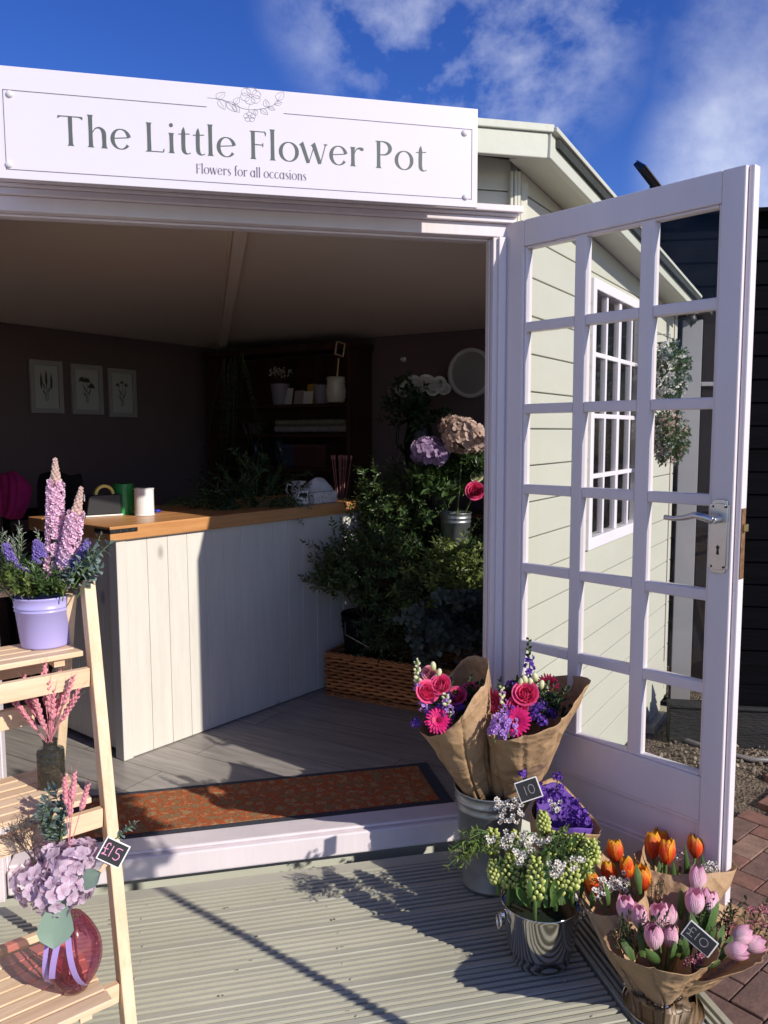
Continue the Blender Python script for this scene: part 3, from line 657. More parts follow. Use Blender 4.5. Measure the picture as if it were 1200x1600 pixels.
def glyph(ch):
    """strokes of a high-contrast display serif, cap height 1"""
    if ch == 'T': return [stem(.38, 0, 1, 1), [(.0, .93, .02), (.0, .985, TN), (.03, .985, TN), (.73, .985, TN), (.76, .985, TN), (.77, .93, .02)], [(.0, .90, .01), (.02, .96, .05), (.09, .985, .03)], [(.77, .90, .01), (.74, .96, .05), (.67, .985, .03)]], .84
    if ch == 'h': return [stem(.12, 0, AS, 3), bez([(.17, XH * .70, TN), (.28, XH * .93, TN * 1.2), (.42, XH * .97, .06), (.53, XH * .80, TK), (.55, XH * .55, TK)]), stem(.55, 0, XH * .62, 1)], .70
    if ch == 'n': return [stem(.12, 0, XH, 3), bez([(.17, XH * .70, TN), (.28, XH * .93, TN * 1.2), (.42, XH * .97, .06), (.53, XH * .80, TK), (.55, XH * .55, TK)]), stem(.55, 0, XH * .62, 1)], .70
    if ch == 'e': return [oval(.33, XH / 2, .27, XH / 2 - .01, 12, 325), [(.09, XH * .52, TN), (.59, XH * .60, TN)]], .68
    if ch == 'c': return [oval(.33, XH / 2, .27, XH / 2 - .01, 48, 322)], .62
    if ch == 'o': return [oval(.36, XH / 2, .29, XH / 2 - .01, 0, 360)], .74
    if ch == 'L': return [stem(.16, 0, 1, 2), [(.1, .015, TN), (.6, .015, TN), (.62, .015, TN)], [(.62, .0, .02), (.635, .07, .045), (.645, .14, .01)], [(.05, .01, .02), (.16, .01, .03)]], .72
    if ch == 'i': return [stem(.12, 0, XH, 3), [(.055, AS * .88, .02), (.075, AS * .88, .10), (.12, AS * .88, .145), (.165, AS * .88, .10), (.185, AS * .88, .02)]], .28
    if ch == 'l': return [stem(.12, 0, AS, 3)], .28
    if ch == 't': return [bez([(.20, .93, .015), (.19, .84, .09), (.185, XH, TK), (.18, .3, TK), (.20, .10, TK * .95), (.30, .01, TN * 1.5), (.42, .05, TN)]), [(.02, XH - .02, TN), (.40, XH + .01, TN)]], .43
    if ch == 'F': return [stem(.16, 0, 1, 1), [(.05, .985, TN), (.58, .985, TN)], [(.15, .52, TN), (.50, .52, TN)], [(.57, 1.0, .02), (.595, .93, .045), (.60, .84, .01)], [(.50, .60, .01), (.50, .52, .035), (.50, .44, .01)]], .66
    if ch == 'w': return [[(.0, XH, .19), (.03, XH - .04, .15), (.07, XH * .8, TK), (.25, 0, TK * .9)], [(.27, .0, TN), (.48, XH * .95, TN)], [(.42, XH, .19), (.45, XH - .04, .15), (.49, XH * .8, TK), (.67, 0, TK * .9)], [(.69, 0, TN), (.88, XH, TN)], [(.82, XH, .03), (.94, XH, .03)]], .96
    if ch == 'r': return [stem(.12, 0, XH, 3), bez([(.17, XH * .66, TN), (.26, XH * .90, TN * 1.3), (.37, XH * .95, .07), (.46, XH * .90, .12), (.49, XH * .84, .03)])], .50
    if ch == 'P': return [stem(.16, 0, 1, 1), [(.05, .985, TN), (.3, .985, TN)], [(.28, .985, TN)] + [(.30 + .29 * math.sin(R(a)), .74 + .245 * math.cos(R(a)), TN + (TK - TN) * math.sin(R(a)) ** 1.6) for a in range(5, 176, 9)] + [(.2, .495, TN)]], .70
    if ch == 's': return [bez([(.40, XH * .80, .02), (.33, XH * .96, TN), (.2, XH * .97, TN * 1.5), (.10, XH * .78, TK * .85), (.24, XH * .54, TK), (.40, XH * .32, TK * .95), (.36, XH * .08, TN * 2), (.2, XH * .01, TN), (.07, XH * .14, .03)])], .50
    if ch == 'f': return [stem(.2, 0, XH, 1), bez([(.2, XH * .8, TK), (.2, AS * .85, TK), (.27, AS * .98, TN * 1.6), (.38, AS * .97, .07), (.42, AS * .90, .03)]), [(.02, XH - .02, TN), (.38, XH - .02, TN)]], .40
    if ch == 'a': return [stem(.58, 0, XH, 3), oval(.32, XH / 2, .25, XH / 2 - .01, 20, 340)], .74
    return [], .30
def text(mb, s, f, x0, x1, base, cap, track=.02):
    wtot = sum(glyph(c)[1] + track for c in s) - track; sx = (x1 - x0) / wtot; x = 0
    for i, ch in enumerate(s):
        st, adv = glyph(ch)
        for k, q in enumerate(st): ribbon2(mb, [((x + px) * sx + x0, base + py * cap, pw * (cap + sx) / 2) for px, py, pw in q], f, .0002 * k)
        x += adv + track
SX0, SX1, SZ0, SZ1 = -1.497, -.083, 1.951, 2.251
sign = thing('shop_sign', (XC, -.27, SZ0), 'long white shop sign with grey serif lettering above the opening', 'sign')
SY = -.252 - .022
# sign board hangs in front of the fascia; keep its front at the measured place
SYF = Y0 - .004
mb = MB(); k_ = 1.0
def sgn_pt(x, z, l=0): return V((x, 0, z))
# move the whole sign forward to clear the fascia, scaling its size about nothing: positions are re-measured on the nearer plane
SFY = -.275
def SP(px, py): return on(px, py, (0, 1, 0), SFY)
TL_, TR_, BR_ = SP(0, 104), SP(747, 168), SP(748, 325); BL_ = SP(0, 278)
xl_ = 2 * XC - TR_.x + .0; 
zt_s = (TL_.z + TR_.z) / 2; zb_s = (BL_.z + BR_.z) / 2
sx0, sx1 = SP(-9, 200).x, TR_.x
mb.box(V((0, SFY, 0)), AX, AY, AZ, (sx0, 0, zb_s), (sx1, .012, zt_s)); mb.build('board', M['sign'], sign, bevel=.0015)
mb = MB(); mb.box(V((0, SFY + .0125, 0)), AX, AY, AZ, (sx0 + .1, 0, zb_s + .03), (sx1 - .1, .024, zb_s + .06)); mb.build('batten', M['sage_dark'], sign)
def fs(x, z, l): return V((x, SFY - .0006 - l, z))
mb = MB(); lw = .0017
bx0, bx1, bz0, bz1 = SP(7, 200).x, SP(737, 260).x, (SP(5, 262).z + SP(736, 313).z) / 2, (SP(8, 143).z + SP(737, 200).z) / 2
ga, gb = SP(323, 170).x, SP(443, 170).x
for q in ([(bx0, bz1), (bx0, bz0)], [(bx0 - lw / 2, bz0), (bx1 + lw / 2, bz0)], [(bx1, bz0), (bx1, bz1)], [(bx1 + lw / 2, bz1), (gb, bz1)], [(ga, bz1), (bx0 - lw / 2, bz1)]): ribbon2(mb, [(x, z, lw) for x, z in q], fs)
mb.build('border', M['ink_line'], sign)
mb = MB(); capH = (SP(240, 188).z - SP(240, 236).z); base = (SP(104, 226).z + SP(650, 268).z) / 2
capH = .074
text(mb, 'The Little Flower Pot', fs, SP(91, 200).x, SP(667, 250).x, base, capH, .055); mb.build('lettering', M['ink'], sign)
mb = MB(); text(mb, 'Flowers for all occasions', fs, SP(306, 265).x, SP(479, 280).x, (SP(306, 270).z + SP(479, 283).z) / 2, .0245, .05); mb.build('strapline', M['ink_line'], sign)
# line drawing of a flowering branch
mb = MB()
ex, ez = SP(385, 170).x, (SP(345, 165).z + SP(437, 178).z) / 2 + .013
def EM(u, v): return (ex + u * .105, ez + v * .084)
def sk(pts, w_=.0012): ribbon2(mb, [(EM(a, b)[0], EM(a, b)[1], w_ * .85) for a, b, _ in bez([(a, b, 0) for a, b in pts], 7)], fs)
sk([(-.98, .10), (-.6, .08), (-.3, -.06), (.0, -.15), (.3, -.12), (.55, -.04), (.75, .1), (.85, .25)], .0014)
def lf(x, y, a, l, w_=.33):
    c, s_ = math.cos(R(a)), math.sin(R(a))
    T_ = lambda u, v: (x + (u * c - v * s_) * l, y + (u * s_ + v * c) * l)
    sk([T_(0, 0), T_(.35, w_), T_(.75, w_ * .6), T_(1, 0)], .001); sk([T_(0, 0), T_(.35, -w_ * .8), T_(.75, -w_ * .6), T_(1, 0)], .001); sk([T_(0, 0), T_(.8, 0)], .0008)
for a in [(-.75, .08, 48, .32), (-.7, .09, -62, .34), (-.5, .04, -50, .38), (-.35, -.02, -55, .30), (.55, -.04, 105, .26), (.8, .2, 62, .34), (.72, .08, 20, .22), (.35, -.11, -35, .25), (.55, -.02, -20, .2), (-.3, -.02, 60, .25), (.2, -.13, -75, .2)]: lf(*a)
for (cx_, cy_, rr_, np_) in ((.12, .28, .24, 6), (.08, -.38, .14, 5)):
    for k in range(np_):
        a = 360 * k / np_ + 20
        c, s_ = math.cos(R(a)), math.sin(R(a)); T_ = lambda u, v: (cx_ + (u * c - v * s_) * rr_, cy_ + (u * s_ + v * c) * rr_)
        sk([T_(.15, .1), T_(.55, .55), T_(1.0, .35), T_(1.1, 0), T_(1.0, -.35), T_(.55, -.5), T_(.15, -.1)], .001)
    sk([(cx_ - .04, cy_), (cx_, cy_ + .05), (cx_ + .04, cy_), (cx_, cy_ - .04), (cx_ - .03, cy_)], .001)
sk([(.1, .05), (.05, -.12)], .001); sk([(.08, -.25), (.05, -.15)], .001)
mb.build('emblem', M['ink_soft'], sign)
for (px, py) in ((15, 147), (14, 257), (726, 208), (727, 308)):
    mb = MB(); p = SP(px, py); mb.lathe(p + V((0, .0, 0)), [(.0, .006), (.005, .0055), (.0085, .003), (.0095, 0)], 16, -AY); mb.build('screw_cap', M['sign'], sign, smooth=True)
#__PART2__
# ------------------------------------------------------------------ counter
CP = V((-1.29, .673, 0)); CX = V((.786, .618, 0)); CY = V((-.618, .786, 0)); CLEN = 1.475
ctr = thing('shop_counter', CP + AZ * F, 'whitewashed plank counter with a thick varnished pine top inside the shop', 'counter')
mb = MB(); bw = .0985; x = .045; g = random.Random(5)
while x < CLEN - .06:
    e = min(x + bw, CLEN - .05); mb.box(CP, CX, CY, AZ, (x, .0 + g.uniform(0, .0012), F + .004), (e - .0013, .016, .83)); x += bw
mb.box(CP, CX, CY, AZ, (.045, .0162, F + .01), (CLEN - .05, .022, .825))
mb.build('front_panel', M['counter'], ctr, bevel=.002)
mb = MB(); x = .06
while x < .56: mb.box(CP, CX, CY, AZ, (.03, x, F + .02), (.045, min(x + bw - .002, .58), .83)); x += bw
mb.build('end_panel', M['counter'], ctr, bevel=.002)
mb = MB(); mb.box(CP, CX, CY, AZ, (0, -.004, F + .001), (.0435, .055, .83)); mb.build('corner_post', M['counter'], ctr, bevel=.003)
mb = MB(); x = CLEN - .05; mb.box(CP, CX, CY, AZ, (x, -.004, F + .001), (x + .04, .05, .83)); mb.build('corner_post', M['counter'], ctr, bevel=.003)
WT0, WT1 = .8305, .887
mb = MB()
for k, (a, b) in enumerate(((-.022, .11), (.1115, .245), (.2465, .375), (.3765, .50), (.5015, .62))): mb.box(CP, CX, CY, AZ, (-.035 if k == 0 else -.03, a, WT0), (CLEN + .03, b, WT1 - .0005 * (k % 2)))
mb.build('worktop', M['pine'], ctr, bevel=.004)
mb = MB(); mb.box(CP, CX, CY, AZ, (-.0375, -.0245, .860), (.085, -.022, .876)); mb.box(CP, CX, CY, AZ, (-.0375, -.0215, .860), (-.0352, .085, .876)); mb.build('corner_bracket', M['blackmetal'], ctr)
for k in range(4):
    mb = MB(); mb.lathe(CP + CX * (-.02 + .028 * k) - CY * .0246 + AZ * .868, [(0, .0012), (.003, .001), (.0036, 0)], 10, -CY); mb.build('screw', M['brushed'], ctr)
def onctr(px, py): return onz(px, py, WT1)

# tape dispenser
tp = onctr(165, 806)
td = thing('tape_dispenser', tp, 'black desk tape dispenser holding a yellow roll on the counter corner', 'tape dispenser')
q = at(135, 800, 3.35); X_ = V((.93, .36, 0)).normalized(); Y_ = V((-.36, .93, 0)); o_ = onctr(167, 807) - X_ * .085
mb = MB(); mb.box(o_, X_, Y_, AZ, (-.004, -.004, .001), (.155, .07, .008)); mb.build('base', M['cardwhite'], td, bevel=.002)
mb = MB(); mb.prism([(0, .0085), (.15, .0085), (.15, .095), (.03, .095), (.012, .085)], o_, X_, AZ, Y_, 0, .065); mb.build('body', M['black'], td, bevel=.004)
mb = MB(); c = o_ + X_ * .085 + AZ * .095 + Y_ * .032
pr = [(.030, -.012), (.042, -.012), (.042, .012), (.030, .012), (.030, -.012)]; mb.lathe(c, pr, 32, Y_); mb.build('tape_roll', paint('yellow_tape', (.85, .68, .12), .3, .1, 20, 0), td, smooth=False)
mb = MB(); mb.box(o_ + AZ * .07, X_, Y_, AZ, (-.006, .01, 0), (-.001, .055, .03)); mb.build('cutter', M['brushed'], td)
def spool(px, py, r, h, mt, label, dz=0):
    p = onctr(px, py); t = thing('ribbon_spool', p, label, 'ribbon spool', 'spools of curling ribbon on the counter')
    mb = MB(); mb.lathe(p + AZ * .001, [(.012, 0), (r * 1.0, 0), (r * 1.0, .003), (r * .96, .004)] + [(r * (.94 + .008 * (i % 2)), .005 + (h - .01) * i / 24) for i in range(25)] + [(r * .96, h - .004), (r, h - .003), (r, h), (.012, h), (.012, 0)], 28)
    mb.build('ribbon', mt, t)
    mb = MB(); mb.lathe(p + AZ * (.0012 + h), [(0, .0), (.018, .0), (.018, .001), (0, .001)], 18); mb.build('spool_hub', M['matteblack'], t)
spool(194, 803, .046, .135, paint('green_ribbon', (.03, .30, .07), .25, .1, 40, .1, 30, (1, 1, 8)), 'glossy green ribbon spool behind the white one')
spool(226, 805, .044, .118, paint('white_ribbon', (.8, .8, .78), .35, .05, 40, .2, 30, (1, 1, 8)), 'white curling ribbon spool beside the green one')
p = onctr(245, 800); mb = MB(); mb.lathe(p + AZ * .0005, [(0, .0), (.018, 0), (.02, .006), (.016, .011), (0, .012)], 18); tag(mb.build('blue_lid', paint('blue_plastic', (.02, .03, .35), .35, .1, 9, 0), smooth=True), 'small blue plastic lid behind the white spool', 'lid')

# ------------------------------------------------------------------ foliage
GREEN = vcmat('glossy_green_leaves', [(0, (.045, .085, .022)), (1, (.075, .125, .038))], .45, .38, .22)
GREEN2 = vcmat('yellow_green_leaves', [(0, (.10, .15, .03)), (1, (.19, .24, .07))], .45, .42, .3)
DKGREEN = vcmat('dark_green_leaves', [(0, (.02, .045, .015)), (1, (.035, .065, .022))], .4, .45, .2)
EUC = vcmat('eucalyptus_leaves', [(0, (.13, .19, .16)), (1, (.21, .28, .245))], .25, .6, .15)
SILV = vcmat('silver_sage_leaves', [(0, (.24, .27, .22)), (1, (.38, .40, .34))], .3, .7, .2)
STEM = vcmat('green_stems', [(0, (.09, .15, .04)), (1, (.12, .2, .06))], .2, .5, 0)
WOODY = vcmat('woody_stems', [(0, (.10, .06, .035)), (1, (.14, .09, .05))], .2, .7, 0)
def rv(s=1): return V((rnd.gauss(0, s), rnd.gauss(0, s), rnd.gauss(0, s)))
def sprig(mb, p, d, L_, ll, lw, n, droop=.3, ang=55, bend=.15, both=True, stem=.0018, start=.15, wide=.45):
    """a stem with leaves; stem uses material 1, leaves material 0"""
    d = d.normalized(); pts = []; q = V(p); dd = V(d); st = 8
    for i in range(st + 1): pts.append(V(q)); dd = (dd + AZ * (-droop / st) + rv(.05)).normalized(); q = q + dd * (L_ / st)
    if stem: mb.mi = 1; mb.g = .5; mb.tube(pts, [stem * (1 - .6 * i / st) for i in range(st + 1)], 4, False)
    mb.mi = 0
    for k in range(n):
        t = start + (1 - start) * (k + .5) / n; f = t * st; i = min(st - 1, int(f)); b = pts[i].lerp(pts[i + 1], f - i); ax = (pts[i + 1] - pts[i]).normalized()
        sd = ax.orthogonal().normalized(); sd.rotate(Matrix.Rotation(k * 2.4 + rnd.uniform(-.4, .4), 3, ax))
        for s_ in ((1, -1) if both else (1,)):
            a = R(ang + rnd.uniform(-15, 15)); dv = ax * math.cos(a) + sd * (math.sin(a) * s_)
            mb.leaf(b, dv, (ax + rv(.25)).normalized(), ll * rnd.uniform(.7, 1.15), lw * rnd.uniform(.8, 1.1), bend, .12, wide)
    mb.leaf(pts[-1], dd, dd.orthogonal(), ll * .9, lw * .8, bend, .12, wide)
def bush(name, base, blobs, parent, mats, n, L_, ll, lw, nl, **k):
    mb = MB()
    for i in range(n):
        c, r = blobs[i % len(blobs)]
        tip = c + V((rnd.gauss(0, .5), rnd.gauss(0, .5), rnd.gauss(0, .5))) * r
        d = (tip - base); st = tip - d.normalized() * L_ * .5
        d2 = (d.normalized() + rv(.35)).normalized()
        sprig(mb, st, d2, L_ * rnd.uniform(.7, 1.2), ll, lw, nl, **k)
    return mb.build(name, mats, parent)

# greenery pile on the counter
gp = thing('cut_greenery', onctr(400, 800), 'loose pile of cut dark foliage lying on the counter', 'cut greenery')
blobs = [(at(375, 765, 3.85), .14), (at(410, 752, 3.9), .13), (at(350, 785, 3.75), .11), (at(430, 782, 3.9), .11), (at(395, 735, 3.95), .10), (at(320, 790, 3.8), .08)]
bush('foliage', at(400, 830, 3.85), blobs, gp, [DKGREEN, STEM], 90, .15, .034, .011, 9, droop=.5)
mb = MB()
for i in range(12): sprig(mb, at(430 + rnd.uniform(-30, 5), 790 + rnd.uniform(-12, 5), 3.85), V((.8, -.1, -.15)) + rv(.2), .16, .022, .019, 7, droop=.5, ang=70, wide=.5)
mb.build('eucalyptus', [EUC, STEM], gp)
mb = MB(); 
for k in range(7): mb.tube([onctr(250 + k * 4, 797 - k * 2) + AZ * (.012 + .002 * k), onctr(330, 790 - k * 3) + AZ * .02], .0022, 5)
mb.build('stalks', STEM, gp)

# items at the right end of the counter
def rbox(name, parent, o, X, Y, a, b, m, bevel=.002): mb = MB(); mb.box(o, X, Y, AZ, a, b); return mb.build(name, m, parent, bevel=bevel)
def patterned(name, c, c2, scale):
    m, t, p, l = base_mat(name); tc = N(t, 'ShaderNodeTexCoord'); vo = N(t, 'ShaderNodeTexVoronoi', Scale=scale, feature='DISTANCE_TO_EDGE'); l(tc.outputs['Object'], vo.inputs['Vector'])
    r = N(t, 'ShaderNodeValToRGB'); r.color_ramp.elements[0].position = .05; r.color_ramp.elements[1].position = .12; r.color_ramp.elements[0].color = c4(c2); r.color_ramp.elements[1].color = c4(c); l(vo.outputs[0], r.inputs[0]); l(r.outputs[0], p.inputs['Base Color']); p.inputs['Roughness'].default_value = .6; return m
po = onctr(492, 788); 
bx = thing('patterned_box', po, 'flat white patterned box at the right end of the counter', 'box')
rbox('box_body', bx, po, CX, CY, (.0, .0, .001), (.165, .12, .055), patterned('patterned_paper', (.78, .77, .76), (.35, .36, .40), 90))
rbox('box_lid', bx, po, CX, CY, (-.003, -.003, .036), (.168, .123, .0585), patterned('patterned_lid', (.82, .81, .80), (.45, .46, .50), 80))
mb = MB(); nx, ny = 14, 10; g_ = []
for i in range(nx + 1):
    for j in range(ny + 1):
        u, v_ = i / nx, j / ny; h = .07 * math.sin(math.pi * u) ** .6 * math.sin(math.pi * v_) ** .5 + .012 * noise.noise(V((u * 5, v_ * 4, 1)))
        g_.append(mb.vert(po + CX * (u * .17 - .005) + CY * (.01 + v_ * .1) + AZ * (.060 + max(0, h))))
for i in range(nx):
    for j in range(ny): a = i * (ny + 1) + j; mb.face(g_[a], g_[a + ny + 1], g_[a + ny + 2], g_[a + 1])
tag(mb.build('plastic_packet', paint('cellophane', (.62, .64, .68), .18, .25, 14, .5, 25, bd=.01), smooth=True), 'crumpled clear plastic packet resting on the patterned box', 'packet')
po = onctr(466, 790)
tm = thing('card_reader', po, 'small white gadget with a dark screen in front of the mug', 'gadget')
rbox('body', tm, po, CX, CY, (-.005, 0, .001), (.075, .03, .07), M['white'], .006); rbox('screen', tm, po, CX, CY, (.008, -.0015, .042), (.062, -.0002, .060), M['black'], 0)
for k in range(3): rbox('button', tm, po, CX, CY, (.012 + .018 * k, -.0025, .018), (.022 + .018 * k, -.0002, .028), M['brushed'], .001)
def mug(px, py, dep, r, h, m, label, name='mug', z=None, ang=180, cat='mug', up_item=None):
    p = at(px, py, dep); 
    if z is not None: p.z = z
    t = thing(name, p, label, cat)
    mb = MB(); mb.lathe(p + AZ * .001, [(0, 0), (r * .8, 0), (r * .92, .006), (r * (1.0 if cat == 'mug' else 1.05), h * .45), (r * .9, h * .8), (r * .96, h), (r * .88, h), (r * .85, h * .8), (r * .8, .01), (0, .01)], 24); mb.build('body', m, t, smooth=True)
    dv = V((math.cos(R(ang)), math.sin(R(ang)), 0)); a = [p + AZ * (h * .8) + dv * r * .88, p + AZ * (h * .86) + dv * r * 1.45, p + AZ * (h * .55) + dv * r * 1.65, p + AZ * (h * .25) + dv * r * 1.3, p + AZ * (h * .18) + dv * r * .85]
    mb = MB(); mb.tube(a, .0055, 8); mb.build('handle', m, t, smooth=True); return t
CREAM = paint('cream_glaze', (.68, .62, .52), .25, .06, 8, .05, 20)
mug(467, 786, 4.25, .042, .10, M['white'], 'white mug standing behind the small white gadget', z=WT1, ang=190)

# ------------------------------------------------------------------ bookcase against the back wall
WX = V((.70711, -.70711, 0)); WN = V((-.70711, -.70711, 0))           # along the wall, and out into the room
bc = Bk + WX * .12
bk = thing('bookcase', V((bc.x, bc.y, F)), 'tall dark brown open bookcase against the back wall', 'bookcase')
BL_, BD_, BH_ = 1.30, .30, 1.80
rbox('side_panel', bk, bc, WX, WN, (0, .03, F + .001), (.03, BD_, BH_), M['oakdark']); rbox('side_panel', bk, bc, WX, WN, (BL_ - .03, .03, F + .001), (BL_, BD_, BH_), M['oakdark'])
rbox('back_panel', bk, bc, WX, WN, (.031, .031, F + .01), (BL_ - .031, .04, BH_ - .01), M['oakdark'])
rbox('top', bk, bc, WX, WN, (-.02, .03, BH_ + .0005), (BL_ + .02, BD_ + .02, BH_ + .045), M['oakdark'], .006)
SHZ = [1.445, 1.24, 1.0, .70, .35, 0.0]
for z_ in SHZ: rbox('shelf', bk, bc, WX, WN, (.031, .041, z_ - .022), (BL_ - .031, BD_ - .01, z_), M['oakdark'])
def bc_at(px, z_, out=.17): p = on(px, 600, WN, WN.dot(Bk) + out); p.z = z_; return p
def pot(name, p, r0, r1, h, m, label, cat, group=None):
    t = thing(name, p, label, cat, group)
    mb = MB(); mb.lathe(p + AZ * .001, [(0, 0), (r0, 0), (r1, h), (r1 * 1.04, h), (r1 * .95, h), (r0 * .92, .01), (0, .01)], 24); mb.build('pot', m, t, smooth=False); return t
LPOT = paint('mauve_pot', (.33, .30, .38), .5, .05, 5, .05)
wf = pot('dried_flower_pot', bc_at(438, SHZ[0]), .055, .07, .15, LPOT, 'mauve pot of tiny dried white flowers on the top shelf', 'flower pot')
WHT = vcmat('white_petals', [(0, (.55, .58, .35)), (.3, (.78, .76, .70)), (1, (.82, .80, .77))], .1, .6, .25)
p = bc_at(438, SHZ[0] + .15); mb = MB(); ms_ = MB()
for k in range(70):
    d = V((rnd.gauss(0, .5), rnd.gauss(0, .5), 1)).normalized(); e = p + d * rnd.uniform(.07, .13); mb.g = rnd.random(); mb.blob(e, .007); ms_.tube([p + d * .01, e], .0012, 3, False)
mb.build('flower_heads', WHT, wf); ms_.build('stalks', WOODY, wf)
for i, (px, w_, h_, m, lb) in enumerate(((450, .06, .12, M['cardwhite'], 'white gift card leaning beside the dried flower pot'), (466, .085, .10, paint('pink_card', (.5, .36, .38), .7, .05, 9, 0), 'pink gift card on the top bookcase shelf'), (484, .075, .145, paint('amber_card', (.62, .34, .05), .6, .05, 9, 0), 'amber yellow card standing upright on the bookcase'), (480, .08, .09, M['cardwhite'], 'white card leaning in front of the yellow one'))):
    p = bc_at(px, SHZ[0], .19 + .02 * (i % 2) + (.03 if i == 3 else 0)); mb = MB(); up = (AZ + WN * -.2).normalized(); mb.box(p, WX, WN, up, (-w_ / 2, 0, .001), (w_ / 2, .003, h_)); tag(mb.build('gift_card', m), lb, 'card', 'cards on the top shelf')
pot('mauve_cup', bc_at(503, SHZ[0]), .05, .06, .13, LPOT, 'plain mauve cup between the yellow card and the cream jug', 'cup')
jg = bc_at(525, SHZ[0]); jt = mug(525, 625, 5.3, .065, .165, CREAM, 'cream jug holding a heart shaped wooden pick', 'cream_jug', z=SHZ[0], ang=20, cat='jug')
jp = V(jt.location) + AZ * .16
pk = thing('wooden_pick', jp, 'wooden pick with a square open frame head standing in the cream jug', 'pick')
mb = MB(); mb.tube([jp - AZ * .1, jp + V((.02, 0, .13))], .005, 6); mb.build('stick', M['spruce_z'], pk)
mb = MB(); c = jp + V((.03, 0, .19)); sq = [c + WX * (a * .04) + AZ * (b * .05) for a, b in ((-1, -.6), (.6, -1), (1, .6), (-.6, 1), (-1, -.6))]; mb.tube(sq, .006, 6); mb.build('frame_head', M['spruce_z'], pk)
# lower shelves: bottles, brushes and rolls of wrapping
glassb = glass_thin('bottle_glass', (.45, .6, .75), .1)
for i, (px, lb) in enumerate(((398, 'clear vase of thin stems on the middle shelf, left'), (436, 'clear ribbed glass vase on the middle shelf'))):
    p = bc_at(px, SHZ[2], .2); t = thing('glass_vase', p, lb, 'vase')
    mb = MB(); mb.lathe(p + AZ * .001, [(0, 0), (.045, 0), (.05, .02), (.042, .12), (.055, .22), (.052, .22), (.04, .12), (.046, .02), (0, .008)], 20); mb.build('body', glassb, t, smooth=True)
    if i == 0:
        for k in range(16):
            mb = MB(); d = V((rnd.gauss(0, .18), rnd.gauss(0, .18), 1)); mb.tube([p + AZ * .02, p + AZ * .02 + d * .3], .003, 5); mb.build('stem', M['brushed'], t)
cols_ = [(.25, .12, .14), (.12, .16, .28), (.35, .30, .32), (.2, .08, .1), (.3, .28, .2)]
for i in range(5):
    p = bc_at(505, SHZ[1] + .032, .12 + .05 * (i % 3)); p.z += .045 * (i // 3)
    mb = MB(); mb.lathe(p - WX * .42, [(0, 0), (.024, 0), (.024, .62), (0, .62)], 18, WX)
    tag(mb.build('wrapping_roll', paint('wrap_roll_%s' % 'abcde'[i], cols_[i], .6, .3, 30, .05)), 'rolls of wrapping paper lying on the bookcase middle shelf', 'wrapping roll', 'rolls of wrapping paper')
for i in range(2):
    p = bc_at(490 - 30 * i, SHZ[2], .16); t = thing('storage_box', p, ('dark red storage box in the lower bookcase', 'dusky blue storage box in the lower bookcase')[i], 'box')
    rbox('box_body', t, p, WX, WN, (-.14, -.1, .001), (.14, .06, .14), paint('box_card_%s' % 'ab'[i], ((.10, .03, .03), (.05, .05, .09))[i], .7, .2, 12, .05)); rbox('box_lid', t, p, WX, WN, (-.145, -.105, .1405), (.145, .065, .165), paint('lid_card_%s' % 'ab'[i], ((.13, .05, .05), (.07, .07, .12))[i], .7, .2, 12, .05))
# pink sticks beside the bookcase
p = at(532, 760, 4.45); p.z = WT1 - .2
pt_ = thing('reed_bundle', p, 'bundle of thin dusty pink reeds standing behind the counter', 'reeds')
for k in range(9):
    d = V((rnd.gauss(0, .07), rnd.gauss(0, .07), 1)); mb = MB(); mb.tube([p, p + d * .42], .003, 5); mb.blob(p + d * .42, .008, AZ, 2); mb.build('reed', paint('dusty_pink', (.30, .13, .13), .7, .1, 9, 0) if k == 0 else bpy.data.materials['dusty_pink'], pt_)
# trailing plant left of the bookcase
tg = thing('trailing_plant', at(372, 560, 5.5), 'dark trailing plant hanging in the corner left of the bookcase', 'plant')
mb = MB()
for k in range(14): sprig(mb, at(358 + rnd.uniform(-12, 25), 545 + rnd.uniform(-5, 30), 5.45 + rnd.uniform(-.1, .1)), V((0, 0, -1)) + rv(.15), rnd.uniform(.4, .9), .03, .016, 16, droop=.6)
mb.build('foliage', [DKGREEN, STEM], tg)

